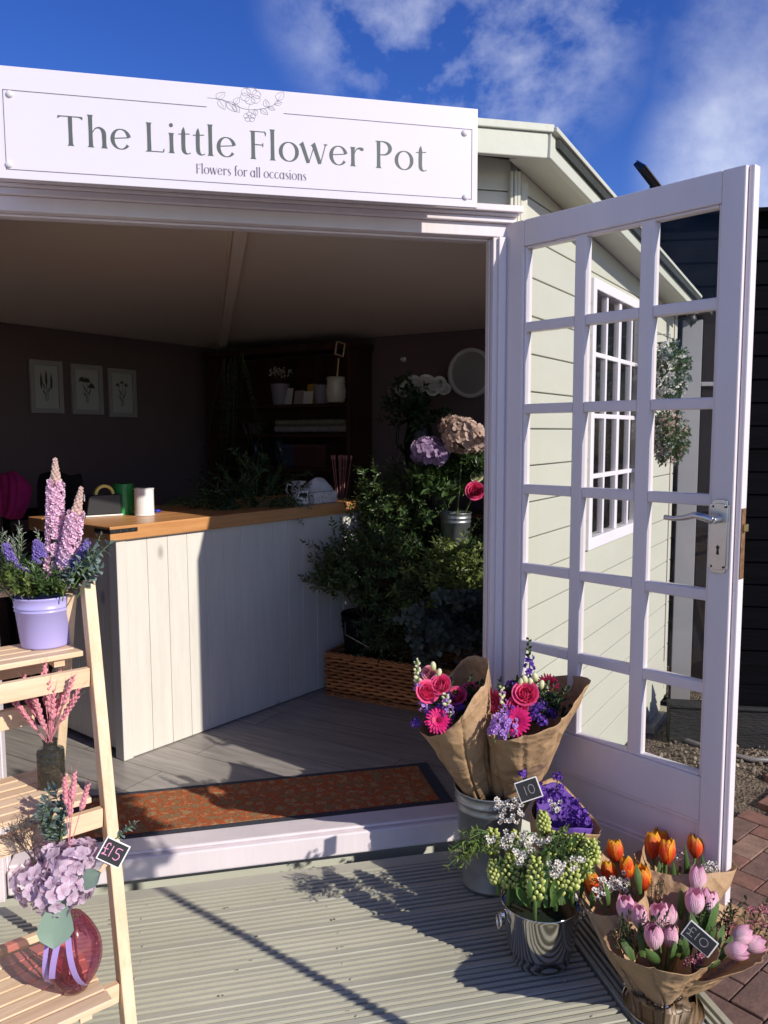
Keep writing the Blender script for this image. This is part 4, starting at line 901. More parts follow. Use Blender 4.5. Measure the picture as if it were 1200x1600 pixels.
# ------------------------------------------------------------------ pictures on the left wall
LX = V((.70711, .70711, 0)); LNn = V((.70711, -.70711, 0))
def onL(px, py, off=.006): return on(px, py, LNn, LNn.dot(Bk) + off)
MAT_ = paint('grey_frame', (.42, .39, .40), .5, .05, 8, .1); PAPER = paint('print_paper', (.72, .70, .68), .7, .02, 3, 0); PINK_ = paint('print_ink', (.08, .07, .07), .8, .1, 20, 0)
for i, (xa_, xb_, ya, yb, lb) in enumerate(((43, 98, 561, 646, 'framed lavender print, leftmost of the three wall pictures'), (108, 160, 568, 648, 'framed thistle print, middle of the three wall pictures'), (166, 212, 575, 652, 'framed drooping poppy print, rightmost of the three wall pictures'))):
    a, b = onL(xa_, ya), onL(xb_, yb); wd = (b - a).dot(LX); zt_, zb2 = a.z, b.z
    o_ = V((a.x, a.y, 0)); t = thing('framed_print', V((a.x, a.y, zb2)), lb, 'picture', 'framed flower prints on the wall')
    mb = MB(); fw = .03
    for q in (((0, 0, zb2), (fw, .02, zt_)), ((wd - fw, 0, zb2), (wd, .02, zt_)), ((fw + .0002, 0, zb2), (wd - fw - .0002, .0195, zb2 + fw)), ((fw + .0002, 0, zt_ - fw), (wd - fw - .0002, .0195, zt_))): mb.box(o_, LX, LNn, AZ, *q)
    mb.build('frame', MAT_, t, bevel=.002); rbox('print', t, o_, LX, LNn, (fw, .001, zb2 + fw), (wd - fw, .008, zt_ - fw), PAPER, 0)
    mb = MB(); cx_ = wd / 2; zc = (zt_ + zb2) / 2; H_ = zt_ - zb2
    fP = lambda x, z, l: o_ + LX * x + LNn * (.0085 + l) + AZ * z
    for k in range(3):
        xx = cx_ + (k - 1) * .035; top = zc + H_ * (.22 - .05 * abs(k - 1)); bot = zc - H_ * .27
        ribbon2(mb, [(cx_ + (k - 1) * .006, bot, .003), ((cx_ + xx) / 2 + .004, (top + bot) / 2, .003), (xx, top, .003)], fP, .0002 * k)
        if i == 0: ribbon2(mb, [(xx, top - .07, .004), (xx, top - .04, .016), (xx, top, .013), (xx, top + .03, .002)], fP, .0003 * (k + 4))
        elif i == 1 and k != 1 or i == 1: 
            for j in range(7):
                a_ = R(j * 30); ribbon2(mb, [(xx, top - .02 * k, .004), (xx + .022 * math.cos(a_), top - .02 * k + .022 * math.sin(a_), .010), (xx + .03 * math.cos(a_), top - .02 * k + .03 * math.sin(a_), .002)], fP, .0003 * (j + 1))
        else: ribbon2(mb, [(xx - .02, top - .01, .003), (xx, top + .005, .018), (xx + .018, top - .012, .004)], fP, .0003 * (k + 5))
        ribbon2(mb, [(cx_, bot + .03 + .02 * k, .002), (cx_ + (.02 if k % 2 else -.02), bot + .055 + .02 * k, .008), (cx_ + (.03 if k % 2 else -.03), bot + .075 + .02 * k, .001)], fP, .0003 * (k + 9))
    mb.build('flower_drawing', PINK_, t)
    mb = MB(); mb.face(*[mb.vert(o_ + LX * x + LNn * .0145 + AZ * z) for x, z in ((fw, zb2 + fw), (wd - fw, zb2 + fw), (wd - fw, zt_ - fw), (fw, zt_ - fw))]); mb.build('pane', M['glass'], t)

# ------------------------------------------------------------------ mirror, little card, wall hook
def onW(px, py, off=.008): return on(px, py, WN, WN.dot(Bk) + off)
mc = onW(736, 583); mrr = (onW(736, 583) - onW(702, 583)).dot(WX) * 1.02
mi = thing('round_mirror', mc, 'round mirror with a white rim on the back wall, half behind the door jamb', 'mirror')
mb = MB(); mb.lathe(mc, [(mrr - .028, .002), (mrr - .026, .022), (mrr - .012, .028), (mrr, .018), (mrr, 0)], 56, WN); mb.build('rim', M['white'], mi, smooth=True)
mb = MB(); mb.lathe(mc, [(0, .006), (mrr - .027, .006)], 48, WN); mb.build('mirror_glass', paint('mirror_glass', (.42, .42, .44), .5, 0, 1, 0, metal=.5), mi)
p = onW(618, 616); t = thing('wall_card', p, 'small square card with dark handwriting pinned to the back wall', 'card')
mb = MB(); mb.box(p, WX, WN, AZ, (-.06, 0, -.05), (.06, .004, .05)); mb.build('card', paint('kraft_card', (.36, .26, .18), .8, .1, 9, .1), t)
mb = MB()
for k in range(3): ribbon2(mb, bez([(-.03 + j * .014, .012 * (j % 2) + .02 - .025 * k, .004) for j in range(5)], 4), lambda x, z, l: p + WX * x + AZ * z + WN * (.0046 + l))
mb.build('writing', PINK_, t)
p = onW(631, 562); mb = MB(); mb.lathe(p, [(0, .03), (.012, .028), (.014, .01), (.02, 0)], 14, WN); tag(mb.build('wall_hook', M['white'], smooth=True), 'small white knob on the back wall left of the mirror', 'hook')

# ------------------------------------------------------------------ stepped dark stand at the right, inside
SP0 = V((.10, 1.35, 0))
st = thing('display_stand', V((SP0.x, SP0.y, F)), 'black stepped display stand half hidden by foliage buckets', 'stand')
for k, (y0, y1, h, nm) in enumerate(((.42, .72, .48, 'step'), (.75, 1.05, .78, 'step'), (1.08, 1.4, 1.04, 'step'))):
    rbox(nm, st, SP0, SB, SA, (-.55, y0 * .8, h - .03), (.42, y1 * .8, h), M['oakdark'])
    for xx in (-.53, .38): rbox('leg', st, SP0, SB, SA, (xx, y0 * .8 + .01, F + .001), (xx + .03, y1 * .8 - .01, h - .031), M['oakdark'])

# wicker basket
def wicker():
    a = V((-.372, 1.29, 0)); X = V((.752, -.66, 0)); Y = V((.66, .752, 0)); Lx, Ly, H_ = .82, .36, .215
    t = thing('wicker_basket', V((a.x, a.y, F)), 'long low brown wicker basket on the shop floor beneath the foliage', 'basket')
    m = vcmat('willow', [(0, (.33, .125, .040)), (1, (.42, .17, .06))], .45, .45, 0)
    rows = 12; mb = MB(); per = [(0, 0), (Lx, 0), (Lx, Ly), (0, Ly)]
    for r_ in range(rows):
        z = F + .015 + (H_ - .03) * r_ / (rows - 1); fl = 1 + .04 * r_ / rows
        for s_ in range(4):
            p0, p1 = per[s_], per[(s_ + 1) % 4]; L_ = math.hypot(p1[0] - p0[0], p1[1] - p0[1]); n = int(L_ / .017); mb.g = rnd.random(); pts = []
            nx_, ny_ = (p1[1] - p0[1]) / L_, -(p1[0] - p0[0]) / L_
            for k in range(n + 1):
                u = k / n; o_ = .008 * math.sin(k * math.pi / 2 + r_ * math.pi) + .003 * (fl - 1) * 10
                pts.append(a + X * (p0[0] + (p1[0] - p0[0]) * u + nx_ * o_) + Y * (p0[1] + (p1[1] - p0[1]) * u + ny_ * o_) + AZ * (z + .0015 * math.sin(k * .7 + r_)))
            mb.tube(pts, .0078, 6, False)
    mb.build('weave', m, t, smooth=True)
    mb = MB()
    for s_ in range(4):
        p0, p1 = per[s_], per[(s_ + 1) % 4]; L_ = math.hypot(p1[0] - p0[0], p1[1] - p0[1])
        for q in range(3):
            pts = [a + X * (p0[0] + (p1[0] - p0[0]) * k / 40) + Y * (p0[1] + (p1[1] - p0[1]) * k / 40) + AZ * (F + H_ + .006 * math.sin(k * 1.1 + q * 2.1)) + V((.006 * math.cos(k * 1.1 + q * 2.1), .006 * math.cos(k * 1.1 + q * 2.1), 0)) for k in range(41)]; mb.tube(pts, .0055, 5, False)
            pts = [q_ - AZ * (H_ - .008) for q_ in pts]; mb.tube(pts, .0055, 5, False)
    mb.build('braided_rim', m, t, smooth=True)
    rbox('lining', t, a, X, Y, (.008, .008, F + .004), (Lx - .008, Ly - .008, F + .03), M['oakdark'], 0)
    mb = MB()
    for c_ in per: mb.blob(a + X * c_[0] + Y * c_[1] + AZ * (F + .008), .012, AZ, .7)
    return a, X, Y
wa, wX, wY = wicker()

# black bucket and the foliage arrangements
def bucket(name, c, r0, r1, h, m, label, cat, prof='zinc', group=None, dark_fill=True):
    t = thing(name, V(c), label, cat, group); mb = MB()
    if prof == 'zinc': pf = [(0, .004), (r0 * .96, .004), (r0 * .98, 0), (r0 * 1.02, 0), (r0 * 1.02, .012), (r0, .016), (r0 + (r1 - r0) * .8, h * .80), (r0 + (r1 - r0) * .8 + .004, h * .815), (r0 + (r1 - r0) * .82, h * .83), (r0 + (r1 - r0) * .9, h * .88), (r0 + (r1 - r0) * .9 + .004, h * .895), (r0 + (r1 - r0) * .92, h * .91), (r1, h - .006), (r1 + .004, h - .003), (r1 + .002, h), (r1 - .003, h - .004), (r0 * .95, .03), (0, .03)]
    elif prof == 'steel': pf = [(0, .004), (r0 * .8, .002), (r0 * .88, 0), (r0 * .93, .004), (r0 * .97, .014), (r0 * 1.0, .04), (r0 + (r1 - r0) * .25, h * .25), (r0 + (r1 - r0) * .26, h * .262), (r0 + (r1 - r0) * .6, h * .62), (r1 * .98, h - .01), (r1, h - .002), (r1 * 1.005, h), (r1 * .985, h), (r1 * .95, h - .02), (r0 * .94, .03), (0, .03)]
    else: pf = [(0, .004), (r0, 0), (r0 * 1.01, .004), (r0 + (r1 - r0) * .72, h * .72), (r0 + (r1 - r0) * .72 + .0022, h * .732), (r0 + (r1 - r0) * .74, h * .745), (r0 + (r1 - r0) * .79, h * .79), (r0 + (r1 - r0) * .79 + .0022, h * .80), (r0 + (r1 - r0) * .81, h * .81), (r1, h - .004), (r1 + .003, h - .001), (r1 + .002, h + .002), (r1 - .002, h), (r0 * .95, .02), (0, .02)]
    mb.lathe(V(c), pf, 64); mb.build('body', m, t, smooth=True); return t
p = wa + wX * .12 + wY * .20; bbk = bucket('flower_bucket', V((p.x, p.y, F + .032)), .10, .13, .36, M['matteblack'], 'matt black bucket of small leaved foliage in the wicker basket', 'bucket')
mb = MB(); q0 = V(bbk.location) + AZ * .33
mb.tube([q0 + V((-.12, -.05, 0)), q0 + V((-.13, -.10, -.05)), q0 + V((-.03, -.19, -.10)), q0 + V((.10, -.12, -.03)), q0 + V((.13, 0, 0))], .003, 6); mb.build('handle', M['brushed'], bbk)
def arrangement(name, base, blobs, label, mats, n, L_, ll, lw, nl, **k):
    t = thing(name, base, label, 'foliage'); bush('foliage', base, blobs, t, mats, n, L_, ll, lw, nl, **k)
    mb = MB()
    for c, r in blobs: mb.tube([base, base.lerp(c, .5) + rv(.01), c], [.005, .004, .002], 5)
    mb.build('stems', WOODY, t); return t
B0 = V(bbk.location) + AZ * .3
arrangement('ruscus_bunch', B0, [(at(545, 880, 3.85), .14), (at(590, 905, 3.8), .14), (at(620, 870, 3.85), .14), (at(510, 895, 3.85), .07), (at(570, 860, 3.9), .12), (at(640, 930, 3.75), .12)], 'wide bunch of small leaved dark foliage beside the counter end', [GREEN, WOODY], 230, .16, .030, .013, 8, droop=.15)
B1 = SP0 + SA * .5 + SB * -.25 + AZ * .4
arrangement('pittosporum_bunch', V((.05, 1.85, .3)), [(at(600, 790, 4.1), .13), (at(630, 780, 4.15), .12), (at(615, 830, 4.05), .13), (at(575, 800, 4.15), .08), (at(590, 765, 4.15), .07), (at(650, 815, 4.1), .10)], 'upright bunch of pale edged foliage behind the black bucket', [GREEN, WOODY], 150, .13, .034, .014, 7, droop=.1)
arrangement('glossy_foliage_bunch', V((.25, 1.45, .2)), [(at(700, 905, 3.75), .12), (at(725, 915, 3.7), .12), (at(680, 925, 3.7), .12), (at(738, 895, 3.8), .07), (at(705, 878, 3.8), .06), (at(650, 960, 3.7), .10)], 'bright glossy leaved foliage bunch by the right door jamb', [GREEN2, WOODY], 150, .14, .040, .016, 7, droop=.15)
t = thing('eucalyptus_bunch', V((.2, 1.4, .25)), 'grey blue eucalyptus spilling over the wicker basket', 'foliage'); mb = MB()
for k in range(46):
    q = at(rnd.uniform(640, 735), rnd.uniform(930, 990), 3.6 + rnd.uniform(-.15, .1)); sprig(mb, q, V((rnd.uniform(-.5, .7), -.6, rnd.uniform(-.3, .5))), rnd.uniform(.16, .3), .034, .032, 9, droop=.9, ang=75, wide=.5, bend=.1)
mb.build('foliage', [vcmat('shaded_blue_eucalyptus', [(0, (.05, .075, .068)), (1, (.085, .12, .11))], .35, .6, .1), WOODY], t)  # darker copy of the eucalyptus leaves, deep shade put into the colour
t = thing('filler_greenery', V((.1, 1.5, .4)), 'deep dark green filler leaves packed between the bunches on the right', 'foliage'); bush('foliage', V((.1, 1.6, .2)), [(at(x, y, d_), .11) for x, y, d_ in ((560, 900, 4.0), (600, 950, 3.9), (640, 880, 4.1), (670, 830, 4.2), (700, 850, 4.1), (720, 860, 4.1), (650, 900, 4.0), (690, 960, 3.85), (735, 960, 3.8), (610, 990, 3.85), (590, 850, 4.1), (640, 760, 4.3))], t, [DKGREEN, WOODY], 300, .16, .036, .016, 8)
t = thing('ivy_bunch', V((.05, 1.3, .15)), 'dark feathery filler leaves above the wicker basket', 'foliage'); mb = MB()
for k in range(70):
    q = at(rnd.uniform(590, 670), rnd.uniform(940, 1010), 3.72 + rnd.uniform(-.1, .1)); sprig(mb, q, V((rnd.uniform(-.7, .7), -.4, rnd.uniform(-.2, .9))), rnd.uniform(.1, .2), .024, .011, 10, droop=.6)
mb.build('foliage', [DKGREEN, WOODY], t)

# ------------------------------------------------------------------ flower makers
PINKR = vcmat('hot_pink_rose', [(0, (.55, .20, .16)), (.35, (.72, .035, .16)), (1, (.82, .10, .26))], .15, .55, .25)
PALER = vcmat('pale_pink_rose', [(0, (.75, .62, .40)), (.5, (.80, .45, .45)), (1, (.80, .30, .38))], .12, .55, .25)
CRIM = vcmat('magenta_gerbera', [(0, (.30, .01, .06)), (.4, (.68, .008, .14)), (1, (.75, .02, .2))], .15, .5, .2)
DCRIM = vcmat('crimson_gerbera', [(0, (.20, .01, .04)), (1, (.42, .01, .07))], .15, .5, .2)
PURP = vcmat('purple_statice', [(0, (.12, .05, .25)), (1, (.20, .07, .58))], .3, .6, .25)
LIL = vcmat('lilac_stock', [(0, (.45, .25, .60)), (1, (.58, .34, .78))], .2, .6, .3)
CREAMB = vcmat('cream_buds', [(0, (.35, .45, .12)), (.5, (.68, .70, .38)), (1, (.80, .78, .58))], .12, .5, .2)
HYA = vcmat('hyacinth_buds', [(0, (.24, .36, .05)), (.6, (.50, .56, .13)), (1, (.72, .74, .34))], .2, .45, .25)
BLADE = vcmat('tulip_leaves', [(0, (.09, .17, .04)), (1, (.13, .24, .07))], .25, .42, .3, alt=((.22, .32, .12), .35), vein=60)
TUL_P = vcmat('pink_tulip', [(0, (.86, .83, .72)), (.28, (.89, .68, .73)), (.7, (.90, .52, .64)), (1, (.86, .36, .52))], .10, .45, .25, rib=110, alt=((.88, .70, .76), .34), vein=75)
TUL_O = vcmat('orange_tulip', [(0, (.62, .05, .02)), (.55, (.82, .08, .012)), (.8, (.88, .22, .015)), (1, (.93, .52, .03))], .08, .4, .3, rib=50, alt=((.92, .55, .02), .22), vein=75)
HYD_L = vcmat('lilac_hydrangea', [(0, (.70, .48, .60)), (1, (.84, .70, .81))], .16, .7, .35, vein=30)
HYD_D = vcmat('dusky_lilac_hydrangea', [(0, (.34, .20, .38)), (1, (.50, .36, .58))], .16, .7, .3)
HYD_P = vcmat('blush_hydrangea', [(0, (.50, .33, .26)), (1, (.66, .50, .44))], .16, .7, .3)
WHEAT = vcmat('dyed_pink_wheat', [(0, (.66, .24, .28)), (1, (.80, .36, .40))], .2, .65, .15)
LARK = vcmat('pink_larkspur', [(0, (.74, .38, .55)), (.5, (.82, .55, .70)), (1, (.88, .73, .83))], .2, .6, .3)
LARKB = vcmat('larkspur_buds', [(0, (.66, .34, .44)), (1, (.60, .46, .34))], .12, .6, .15)
LAV = vcmat('lavender_heads', [(0, (.20, .14, .42)), (1, (.30, .22, .58))], .3, .7, .15)
WAXR = vcmat('wine_waxflower', [(0, (.25, .04, .07)), (.5, (.50, .16, .22)), (1, (.62, .30, .36))], .2, .6, .2)
WAXC = paint('waxflower_centre', (.22, .10, .04), .6, .1, 9, 0)
def frame_of(n):
    n = n.normalized(); a = n.orthogonal().normalized(); return n, a, n.cross(a)
def rose(c, n, r, m, parent, name='rose'):
    n, a, b = frame_of(n); mb = MB(); k = 0
    for ly, (cnt, rr, ln, lean) in enumerate(((3, .10, .62, -.1), (4, .24, .72, .05), (5, .40, .82, .28), (5, .54, .88, .55), (6, .62, .90, .95))):
        for j in range(cnt):
            th = 6.283 * j / cnt + ly * .7 + rnd.uniform(-.15, .15); o_ = a * math.cos(th) + b * math.sin(th); mb.g = rnd.random()
            tang = n.cross(o_); d = (n + o_ * lean * .8).normalized(); base = c - n * r * .45 + o_ * rr * r * .8
            # broad, cupped petal: built as a small grid
            g = []
            for i in range(6):
                t = i / 5; row = []
                wd = r * (.55 + .55 * math.sin(t * 2.2)) * (.55 + .12 * ly)
                for q in range(5):
                    u = q / 4 * 2 - 1; up = ln * r * 1.15 * t * (1 - .10 * u * u)
                    cur = -(u * u) * wd * .55 * (1 - .25 * lean); out = r * .10 * math.sin(t * 3.0) + (r * .22 * lean * max(0, t - .6) ** 1.2 * 3)
                    row.append(mb.vert(base + d * up + tang * (u * wd) + o_ * (out + cur * .8) - n * (max(0, t - .75) * lean * r * .6), .25 + .75 * t if ly else .2 + .5 * t, (u + 1) / 2))
                g.append(row)
            for x, y in zip(g, g[1:]):
                for q in range(4): mb.face(x[q], x[q + 1], y[q + 1], y[q])
    return mb.build(name, m, parent, smooth=True)
def gerbera(c, n, r, m, parent):
    n, a, b = frame_of(n); mb = MB()
    for ly, (cnt, rr, l) in enumerate(((22, .2, 1.0), (20, .18, .82), (16, .12, .5))):
        for j in range(cnt):
            th = 6.283 * j / cnt + ly * .14 + rnd.uniform(-.05, .05); o_ = a * math.cos(th) + b * math.sin(th); mb.g = rnd.random()
            mb.petal(c + o_ * r * rr + n * (.002 * ly), o_ + n * (.12 + .18 * ly), n, r * l * rnd.uniform(.78, .9), r * .2, .2, .12, 2, 4, .5)
    fl = mb.build('gerbera', m, parent, smooth=True)
    mb = MB(); 
    for j in range(50):
        q = r * .2 * math.sqrt((j + .5) / 50); th = j * 2.4; mb.g = rnd.random(); mb.blob(c + (a * math.cos(th) + b * math.sin(th)) * q + n * (.004 + .004 * (1 - q / (r * .2))), .0016, n, 1.6, 4, 3)
    mb.build('centre', DCRIM, fl)
def cluster(c, r, n, m, parent, name, fr=.0055, flat=.8, petals=5):
    """cluster of tiny cupped florets"""
    mb = MB()
    for k in range(n):
        d = rv(1).normalized(); d.z *= flat; p = c + d * r * rnd.uniform(.6, 1.0); nn, a, b = frame_of(d + rv(.25)); mb.g = rnd.random(); off = rnd.random() * 6
        for j in range(petals):
            th = 6.283 * j / petals + off; o_ = a * math.cos(th) + b * math.sin(th); mb.leaf(p, o_ + nn * .45, nn, fr, fr * .85, .1, -.1, .6)
            mb.g = rnd.random()
    return mb.build(name, m, parent)
def spike(p0, p1, r, n, m, parent, name, fr=.008, taper=.5, budm=None, bud_from=1.1):
    mb = MB(); mb2 = MB(); ax = (p1 - p0); 
    for k in range(n):
        t = (k + .5) / n; p = p0 + ax * t; rr = r * (1 - taper * t); nn, a, b = frame_of(ax); th = k * 2.4 + rnd.uniform(-.3, .3); o_ = a * math.cos(th) + b * math.sin(th)
        if t > bud_from or name == 'stock_stem' and rnd.random() < t: q = mb2; q.g = rnd.random(); s_ = .0032 + .0035 * (1 - t); q.blob(p + o_ * rr * .75, s_, (o_ + nn * .8).normalized(), 1.5, 6, 4)
        else:
            fn, fa, fb = frame_of(o_ + nn * .25 + rv(.2)); c = p + o_ * rr; mb.g = rnd.random()
            for ring in range(2):
                for j in range(5):
                    th2 = 6.283 * j / 5 + ring * .6; oo = fa * math.cos(th2) + fb * math.sin(th2); mb.leaf(c + fn * .002 * ring, oo + fn * (.3 + .6 * ring), fn, fr * (1 - .25 * t) * (1 - .35 * ring), fr * .8 * (1 - .25 * t), -.1, -.15, .6)
    o = mb.build(name, m, parent) if mb.f else None
    if mb2.f: 
        if o: mb2.build('bud', budm or HYA, o)
        else: o = mb2.build(name, budm or HYA, parent)
    ms = MB(); ms.tube([p0 - ax * .3, p1], [.0028, .0012], 5); ms.build('stem', STEM, o)
    return o
def tulip(c, n, h, m, parent, stem_to=None, opening=1.0):
    """c: middle of the flower; six overlapping petals"""
    n, a, b = frame_of(n); mb = MB(); base = c - n * h * .5; Rr = h * .295 * opening; ph = rnd.random() * 6
    for k in range(6):
        inner = k < 3; th0 = ph + 6.283 * (k % 3) / 3 + (0 if inner else 1.047); mb.g = rnd.random(); g = []; hh = h * rnd.uniform(.88, 1.06) * (1 if inner else .97); le = rnd.uniform(-.04, .12); wv = rnd.uniform(0, 6)
        for i in range(9):
            t = i / 8; hw = R(60) * (math.sin(min(1, .25 + t * 1.3) * 1.571) if t < .6 else 1 - ((t - .6) / .4) ** 2.0 * .93) * (1.05)
            if t < .15: hw *= .6 + 2.7 * t
            rad = Rr * math.sin(math.pi * (.07 + .71 * t ** .85)) * (1.0 if inner else 1.09) + Rr * le * t; row = []
            for q in range(7):
                u = q / 6 * 2 - 1; th = th0 + u * hw; rr = rad * (1 + .05 * (1 - u * u) + .05 * t * math.sin(u * 4 + wv)) - .0008 + (.0012 if abs(u) < .1 else 0)
                row.append(mb.vert(base + n * (hh * t - h * .02 * u * u * t) + (a * math.cos(th) + b * math.sin(th)) * rr, t, (u + 1) / 2))
            g.append(row)
        for x, y in zip(g, g[1:]):
            for q in range(6): mb.face(x[q], x[q + 1], y[q + 1], y[q])
    o = mb.build('tulip', m, parent, smooth=True)
    ms = MB(); e = stem_to if stem_to is not None else base - n * .15
    ms.tube([base + n * .004, base.lerp(e, .35) - n * .01, e], [.0035, .0032, .003], 7); ms.build('stem', STEM, o, smooth=True); return o
def blade(mb, p, tip, w_, n, cup=.25):
    """long tulip or hyacinth leaf"""
    ax = tip - p; sd = ax.cross(n).normalized(); nn = sd.cross(ax).normalized(); mb.g = rnd.random(); g = []; L_ = ax.length
    for i in range(9):
        t = i / 8; ww = w_ * (.5 + .5 * math.sin(min(1, t * 1.6) * 1.571)) * (1 if t < .5 else math.cos((t - .5) / .5 * 1.5)); row = []
        for q in range(5):
            u = q / 4 * 2 - 1; row.append(mb.vert(p + ax * t + sd * (u * ww / 2) + nn * (cup * ww * u * u + L_ * .12 * math.sin(t * 3.14) * -1), t, (u + 1) / 2))
        g.append(row)
    for x, y in zip(g, g[1:]):
        for q in range(4): mb.face(x[q], x[q + 1], y[q + 1], y[q])
def hydrangea(c, r, n, m, parent, fr=.014, squash=.85, name='hydrangea'):
    mb = MB()
    for k in range(n):
        z = 1 - 2 * (k + .5) / n; th = k * 2.39996; q = math.sqrt(1 - z * z); d = V((q * math.cos(th), q * math.sin(th), z)); d = (d + rv(.08)).normalized()
        p = c + V((d.x, d.y, d.z * squash)) * r * rnd.uniform(.84, 1.06); nn, a, b = frame_of(d + rv(.22)); off = rnd.random() * 6
        for j in range(4):
            mb.g = rnd.random(); th2 = 1.571 * j + off; o_ = a * math.cos(th2) + b * math.sin(th2); mb.petal(p, o_ + nn * rnd.uniform(.1, .5), nn, fr * rnd.uniform(.9, 1.15), fr * 1.1, .25, .1, 2, 3, .55)
    o = mb.build(name, m, parent, smooth=True)
    mb = MB()
    mb.lathe(c, [(0, -r * .62), (r * .5, -r * .4), (r * .62, 0), (r * .5, r * .38), (0, r * .6)], 14); mb.build('flower_core', m, o, smooth=True); return o
def wax(cs, parent, mats=(None, None), fr=.0055, name='waxflower'):
    mb = MB()
    for c in cs:
        nn, a, b = frame_of((CAM - c).normalized() * .6 + AZ * .5 + rv(.45)); off = rnd.random() * 6; mb.mi = 0
        for j in range(5): mb.g = rnd.random(); th = 1.2566 * j + off; o_ = a * math.cos(th) + b * math.sin(th); mb.leaf(c + o_ * fr * .25, o_ + nn * .35, nn, fr, fr * .95, -.15, -.1, .6)
        mb.mi = 1; mb.blob(c + nn * .0004, fr * .36, nn, .8, 6, 4)
    mb.build(name, [mats[0] or WHT, mats[1] or WAXC], parent)
def scatter(px, py, rx, ry, dep, n, dd=.05): return [at(px + rnd.uniform(-rx, rx), py + rnd.uniform(-ry, ry), dep + rnd.uniform(-dd, dd)) for _ in range(n)]
def wrap(base, r0, rim, parent, ax=None, name='paper', crump=.011, m=None, seed=0, bulge_k=.10):
    """kraft paper cone from a narrow foot to an uneven rim given by control points"""
    P = [at(*q) if not isinstance(q, Vector) else q for q in rim]; n = len(P); NS = 108; NT = 34; pts = []
    for k in range(NS):
        f = k / NS * n; i = int(f); t = f - i; p0, p1, p2, p3 = P[(i - 1) % n], P[i % n], P[(i + 1) % n], P[(i + 2) % n]
        pts.append(.5 * (2 * p1 + (p2 - p0) * t + (2 * p0 - 5 * p1 + 4 * p2 - p3) * t * t + (3 * p1 - p0 - 3 * p2 + p3) * t ** 3))
    cen = sum(pts, V((0, 0, 0))) / NS; ax = (cen - base).normalized(); mb = MB(); g = []
    for i in range(NT + 1):
        t = i / NT; row = []
        for k in range(NS):
            d = pts[k] - base; dr = (d - ax * d.dot(ax)); rr = dr.normalized()
            b = base + rr * r0; p = b.lerp(pts[k], t)
            bulge = bulge_k * math.sin(math.pi * t) * dr.length * .6
            s_ = V((p.x * 11 + seed, p.y * 11, p.z * 7 + seed)); vd = noise.voronoi(s_)[0]; v2 = noise.voronoi(s_ * 2.3 + V((7, 3, 1)))[0]
            nz = (.5 - vd[0]) * 1.5 + (.5 - v2[0]) * .55 + .6 * noise.noise(s_ * .6)
            th = 6.283 * k / NS; fold = abs(math.sin(th * 3.5 + seed + 1.3 * math.sin(t * 2.2 + seed)))
            row.append(mb.vert(p + rr * (bulge + crump * nz * (.35 + .9 * t) - crump * 1.6 * max(0, .22 - fold) / .22 * (1 - .7 * t)), t, k / NS))
        g.append(row)
    for x, y in zip(g, g[1:]):
        for k in range(NS): mb.face(x[k], x[(k + 1) % NS], y[(k + 1) % NS], y[k])
    o = mb.build(name, m or M['brown_paper'], parent, smooth=True, solid=.0005); return o

UPC = V((0, -.35, .9)).normalized()
def tow(p, up=.5, sp=.25): return ((CAM - p).normalized() + AZ * up + rv(sp)).normalized()
# ---- galvanised bucket with the two mixed bouquets
dv = V((math.sin(YAW), math.cos(YAW), 0))
c1 = onz(770, 1403, D) + dv * .085; c1.z = D + .001
bucket('galvanised_bucket', c1, .083, .107, .315, M['zinc'], 'tall dull galvanised bucket holding two wrapped mixed bouquets', 'bucket')
mb = MB(); 
bA = at(762, 1262, 2.40); bB = at(797, 1268, 2.42)
A = thing('wrapped_bouquet', bA, 'left one of the two mixed pink and purple bouquets in the galvanised bucket', 'bouquet', 'kraft wrapped mixed bouquets')
wrap(bA, .035, [(657, 1138, 2.22), (684, 1150, 2.12), (716, 1130, 2.08), (742, 1092, 2.10), (762, 1058, 2.18), (759, 1030, 2.30), (728, 1026, 2.38), (700, 1062, 2.38), (672, 1108, 2.34)], A, seed=1)
for x, y, d_, r_, m in ((688, 1070, 2.18, .024, PINKR), (667, 1081, 2.17, .026, PINKR), (671, 1052, 2.22, .017, PALER), (713, 1088, 2.22, .024, PINKR), (735, 1080, 2.26, .022, PINKR)): rose(at(x, y, d_), tow(at(x, y, d_), .3), r_, m, A)
gerbera(at(685, 1126, 2.12), tow(at(685, 1126, 2.12), .3, .1), .036, CRIM, A)
for x, y, d_ in ((661, 1103, 2.16), (691, 1106, 2.15), (650, 1130, 2.16), (700, 1090, 2.2), (718, 1105, 2.2), (728, 1090, 2.24), (672, 1112, 2.15), (704, 1118, 2.16)): cluster(at(x, y, d_), .017, 26, PURP if x != 661 else LIL, A, 'statice')
spike(at(655, 1078, 2.18), at(651, 1030, 2.18), .012, 22, LIL, A, 'stock_stem', .008, .4, CREAMB)
spike(at(702, 1118, 2.12), at(695, 1082, 2.13), .012, 18, LIL, A, 'stock_stem', .008, .3, CREAMB)
for x, y in ((677, 1041), (686, 1052), (683, 1060)): mb = MB(); mb.blob(at(x, y, 2.2), .0085, V((rnd.uniform(-.2, .2), 0, 1)).normalized(), 1.7, 8, 6); mb.build('bud', CREAMB, A, smooth=True)
mb = MB()
for k in range(34): sprig(mb, at(rnd.uniform(665, 735), rnd.uniform(1090, 1135), 2.24), V((rnd.uniform(-.5, .5), -.3, 1)), .07, .02, .008, 5)
mb.build('foliage', [DKGREEN, STEM], A)
Bq = thing('wrapped_bouquet', bB, 'right mixed bouquet in the galvanised bucket, tall purple spike before the door glass', 'bouquet', 'kraft wrapped mixed bouquets')
